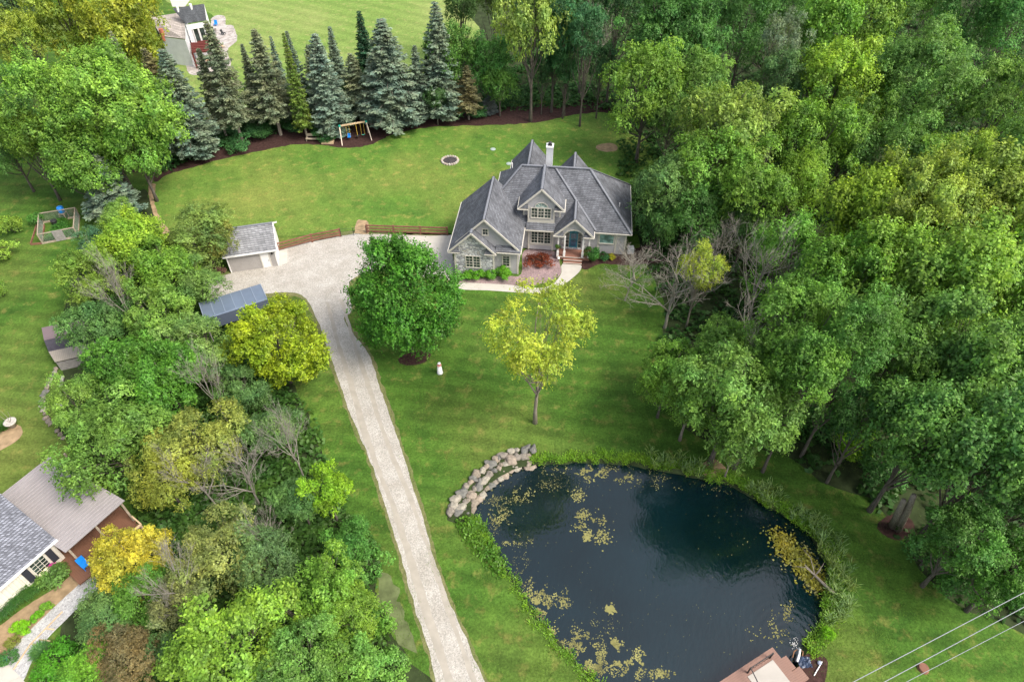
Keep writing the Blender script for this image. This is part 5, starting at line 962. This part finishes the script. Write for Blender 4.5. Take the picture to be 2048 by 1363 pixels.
# local: x along left edge (negative = toward camera-left), y negative = right/toward bank
m=MB(); m.box(-9,0,-5.5,0,.66,.8); m.build('deck_boards',siding('pond_deck_boards',(.21,.12,.09),.15,1),PD)
m=MB(); m.box(-8.9,-.1,-.14,-.02,.3,.65); m.box(-.14,-.02,-5.4,-.2,.3,.65); [m.box(x,x+.15,-.3,-.15,-1.2,.6) for x in (-8,-5,-2.5,-.5)]; m.build('substructure',BROWNW,PD)
m=MB(); m.box(.0,.55,-1.9,-.9,.3,.6); m.box(0,.95,-2.9,-1.92,.2,.42); m.build('step',siding('step_boards',(.21,.12,.09),.15,1),PD)
for x in (-2.9,-.75): m=MB(); m.box(x-.05,x+.05,-.55,-.45,.8,1.75); m.build('rail_post',BLACK,PD)
m=MB(); m.box(-2.9,-.75,-.53,-.47,1.7,1.76); [m.box(x-.012,x+.012,-.51,-.49,.8,1.7) for x in np.arange(-2.8,-.8,.3)]; m.bar((-2.9,-.5,1.73),(-3.3,-2.2,1.73),.06); m.build('railing',BLACK,PD)
def onPD(x,y,z):
    r=ang; return Vector((PD.location.x+x*math.cos(r)-y*math.sin(r),PD.location.y+x*math.sin(r)+y*math.cos(r),z))
m=MB(); q=[onPD(-.65,-.7,.84),onPD(-.65,-5.4,.84),onPD(-3.1,-5.4,.84),onPD(-3.1,-.7,.84)]; m.slab(q,.035); m.build('outdoor_rug',LINEN,label='cream rug lying on the pond deck',cat='rug')
sheet('pump_bed',[(1600,1318),(1625,1305),(1652,1315),(1655,1335),(1645,1370),(1610,1380),(1600,1345)],.02,MULCH,.06,.3,41)
g=empty('inlet_pipe',G(1595,1325),'white pond inlet pipe pouring water beside the deck','pipe'); m=MB(); m.tube([G(1594,1322,.3),G(1598,1310,.35),G(1600,1298,.3),G(1594,1297,.1)],.09,8); m.build('pipe',WHITE,g,world=True,smooth=True)
m=MB(); m.tube([G(1585,1314,.1),G(1588,1302,.15),G(1597,1296,.15),G(1606,1302,.15),G(1604,1316,.1)],.05,6); m.build('pipe_ring',simple('rusty_ring',(.2,.1,.05),.7,.3,.2),g,world=True)
m=MB()
for i in range(40):
    q=G(random.gauss(1589,4),random.gauss(1285,6),-.3); m.lathe((q.x,q.y,-.34),[(.035*random.uniform(.4,1.2),0),(.02,.03)],6)
m.build('foam',WHITE,label='white foam where the pipe pours into the pond',cat='foam',kind='stuff')
g=empty('tarp',G(1603,1330),'crumpled dark blue tarp on the bank beside the deck','tarp'); m=MB(); k=9
vs=[(G(1598,1335)+Vector((i*.12,j*.1+random.uniform(-.04,.04),.05+random.random()*.18))) for j in range(k) for i in range(k)]; m.add(vs,[(j*k+i,j*k+i+1,(j+1)*k+i+1,(j+1)*k+i) for j in range(k-1) for i in range(k-1)]); m.build('sheet',simple('navy_tarp',(.03,.045,.08),.4,.5,.2),g,world=True)
g=empty('garden_tools',G(1636,1338),'pump with pale pipe lying on the mulch beside the pond deck','pump'); m=MB(); m.tube([G(1628,1350,.12),G(1644,1322,.12)],.04,6); m.build('pipe',WHITE,g,world=True); m=MB(); p=G(1638,1326); m.lathe((p.x,p.y,0),[(.14,0),(.16,.2),(.08,.28)],10); m.build('pump_body',simple('grey_pump',(.3,.32,.38),.5,.4,.1),g,world=True)
# fallen tree in the pond
g=empty('fallen_tree',G(1662,1183,0),'fallen tree lying in the pond with olive algae on its branches','fallen tree'); m=MB(); m.tube([G(1668,1186,.2),G(1640,1160,0),G(1605,1125,-.3),G(1560,1072,-.4)],[.14,.11,.07,.03],7)
for x,y in ((1600,1090),(1580,1130),(1650,1120),(1620,1160),(1640,1140)): m.tube([G(1630,1150,-.1),G((x+1630)/2+6,(y+1150)/2-6,.3),G(x,y,-.2)],[.05,.03,.01],5)
m.build('trunk',LBARK,g,world=True,smooth=True)
n=1500; t=rng.random(n); cpt=np.array([tuple(G(1650-95*a,1175-105*a,-.25)) for a in t]); P=cpt+rng.normal(size=(n,3))*np.array([.55,.5,.07]); P[:,2]=np.maximum(P[:,2],-.32)
D,U=frames(unit(UP+rdir(n)*.5)); s=rng.uniform(.12,.3,n); me=leafmesh('branch_algae',P-np.array(g.location),D,U,s,s*.7,.45+rng.uniform(-.3,.3,n),rng.random(n)*.5,LEAF); o=bpy.data.objects.new('branch_algae',me); COL.objects.link(o); o.parent=g; o.color=(.2,.19,.03,1)
# ---------------------------------------------------------------- power lines, stump
for i,(a,b,t) in enumerate((((1706,1363),(2048,1184),'top'),((1768,1363),(2048,1213),'middle'),((1812,1363),(2048,1241),'lowest'))):
    A=G(*a,11-.3*i); B=G(*b,11-.3*i); d=B-A; m=MB(); pts=[]
    for k in range(-8,17): f=k/4; p=A+d*f; p.z+=.0+.02*(f-.5)**2-.005; pts.append(p)
    m.tube(pts,.024 if i<2 else .018,6); m.build('power_line',CABLE,label='%s of the three overhead power cables at the bottom right'%t,cat='cable',group='overhead power cables',smooth=True)
m=MB(); m.lathe((0,0,0),[(.42,0),(.36,.2),(.34,.22)],14); o=m.build('tree_stump',BROWNW,label='low round brown stump on the grass under the power cables',cat='stump'); o.location=G(1846,1336)
# ---------------------------------------------------------------- white house at the top left
c=G(412,45,5.0); ang=R(-11); WH=empty('white_house',Vector((*G(417,68,2).xy,0)),'white house with charcoal and tan roofs beyond the spruces','house',rz=0)
def quadw(nm,pts,mat,t=.2,par=WH): m=MB(); m.slab([G(*p) for p in pts],t); return m.build(nm,mat,par,world=True)
quadw('dark_roof',[(345,17,9),(408,8,9),(413,41,6.4),(371,48,6.4)],SHINGD); quadw('tan_roof',[(300,35,7.5),(368,24,7.5),(370,78,5),(322,72,5)],SHINGT)
m=MB(); a,b,c_,d_=G(412,42,6.3),G(371,49,6.3),G(408,8,8.9),None
fz=lambda p,z:Vector((p.x,p.y,z)); P1,P2=G(408,8,8.7),G(368,24,7.3)
m.add([fz(b,0),fz(a,0),fz(a,6.2),fz(b,6.2),fz(P1,0),P1],[(0,1,2,3),(1,4,5,2)])
e=G(322,73,4.9); f=G(370,79,4.9); m.add([fz(e,0),fz(f,0),fz(f,4.8),fz(e,4.8),fz(P2,0),P2],[(0,1,2,3),(1,4,5,2)]); m.build('wall',SIDEW,WH,world=True)
def onwall(A_,B_,t0,t1,z0,z1,o=.08):
    n_=(B_-A_); n_.z=0; n_=Vector((n_.y,-n_.x,0)).normalized()*o; 
    if n_.y>0: n_=-n_
    return [fz(A_.lerp(B_,t0),z0)+n_,fz(A_.lerp(B_,t1),z0)+n_,fz(A_.lerp(B_,t1),z1)+n_,fz(A_.lerp(B_,t0),z1)+n_]
for t0,t1 in ((.25,.5),(.54,.8)): m=MB(); m.slab(onwall(b,a,t0,t1,2.9,5.4),.05,n=(0,-1,0)); w_=m.build('window',GLASS,WH,world=True); q=onwall(b,a,t0,t1,2.9,5.4,.12); m=MB(); [m.bar(q[i],q[(i+1)%4],.12) for i in range(4)]; m.build('frame',WHITE,w_,world=True)
for x,y in ((355,18),(382,14)): m=MB(); p=G(x,y,8.8); m.tube([p-Vector((0,0,.5)),p+Vector((0,0,.5))],.25,8); m.build('roof_vent',WHITE,WH,world=True)
m=MB(); p=G(321,58,6.2); m.tube([p-Vector((0,0,2)),p],.4,8); m.build('chimney_pot',simple('terracotta',(.35,.12,.07),.8,.2,.2),WH,world=True)
sheet('white_patio',[(378,110),(376,145),(400,150),(448,140),(462,128),(455,100),(474,80),(466,52),(452,50),(448,32),(424,36),(418,70)],.02,gravelmat('pale_patio_gravel',(.4,.37,.34),(.3,.26,.23),(.2,.16,.14),2),.2,.5,51)
sheet('far_drive',[(340,0),(345,14),(370,14),(395,-20),(350,-40)],.02,CONC,0)
PG=empty('pergola',G(397,135),'dark red slatted pergola beside the white house','pergola'); q=[G(384,104,3),G(435,102,3),G(432,76,3),G(381,78,3)]
m=MB(); n=9
for i in range(n): m.bar(q[0].lerp(q[3],i/(n-1)),q[1].lerp(q[2],i/(n-1)),.28,.3)
m.build('slats',PERG,PG,world=True); m=MB(); m.bar(q[0]-Vector((0,0,.2)),q[3]-Vector((0,0,.2)),.2); m.bar(q[1]-Vector((0,0,.2)),q[2]-Vector((0,0,.2)),.2); m.build('beam',PERG,PG,world=True)
for p in q: m=MB(); m.bar(fz(p,0),p,.25); m.build('post',PERG,PG,world=True)
for t_ in (.35,.75): m=MB(); p=q[0].lerp(q[1],t_); m.bar(fz(p,.1),fz(p,2.7),.4,.1); m.build('curtain',WHITE,PG,world=True)
for i_,(x,y) in enumerate(((432,52),(448,70),(446,96),(430,66))): chair('patio_chair',G(x,y),(BLUE,BLACK,PINE,GREYW)[i_],('blue','black','tan wooden','grey')[i_]+' chair on the pale patio beyond the first spruces',i_*1.3)
p=G(412,128); g=empty('patio_table',p,'small wooden table under the dark red pergola','table'); m=MB(); m.box(-.9,.9,-.5,.5,.7,.78); m.build('table_top',PINE,g); 
for x in (-.8,.8):
    for y in (-.4,.4): m=MB(); m.box(x-.05,x+.05,y-.05,y+.05,0,.7); m.build('leg',PINE,g)
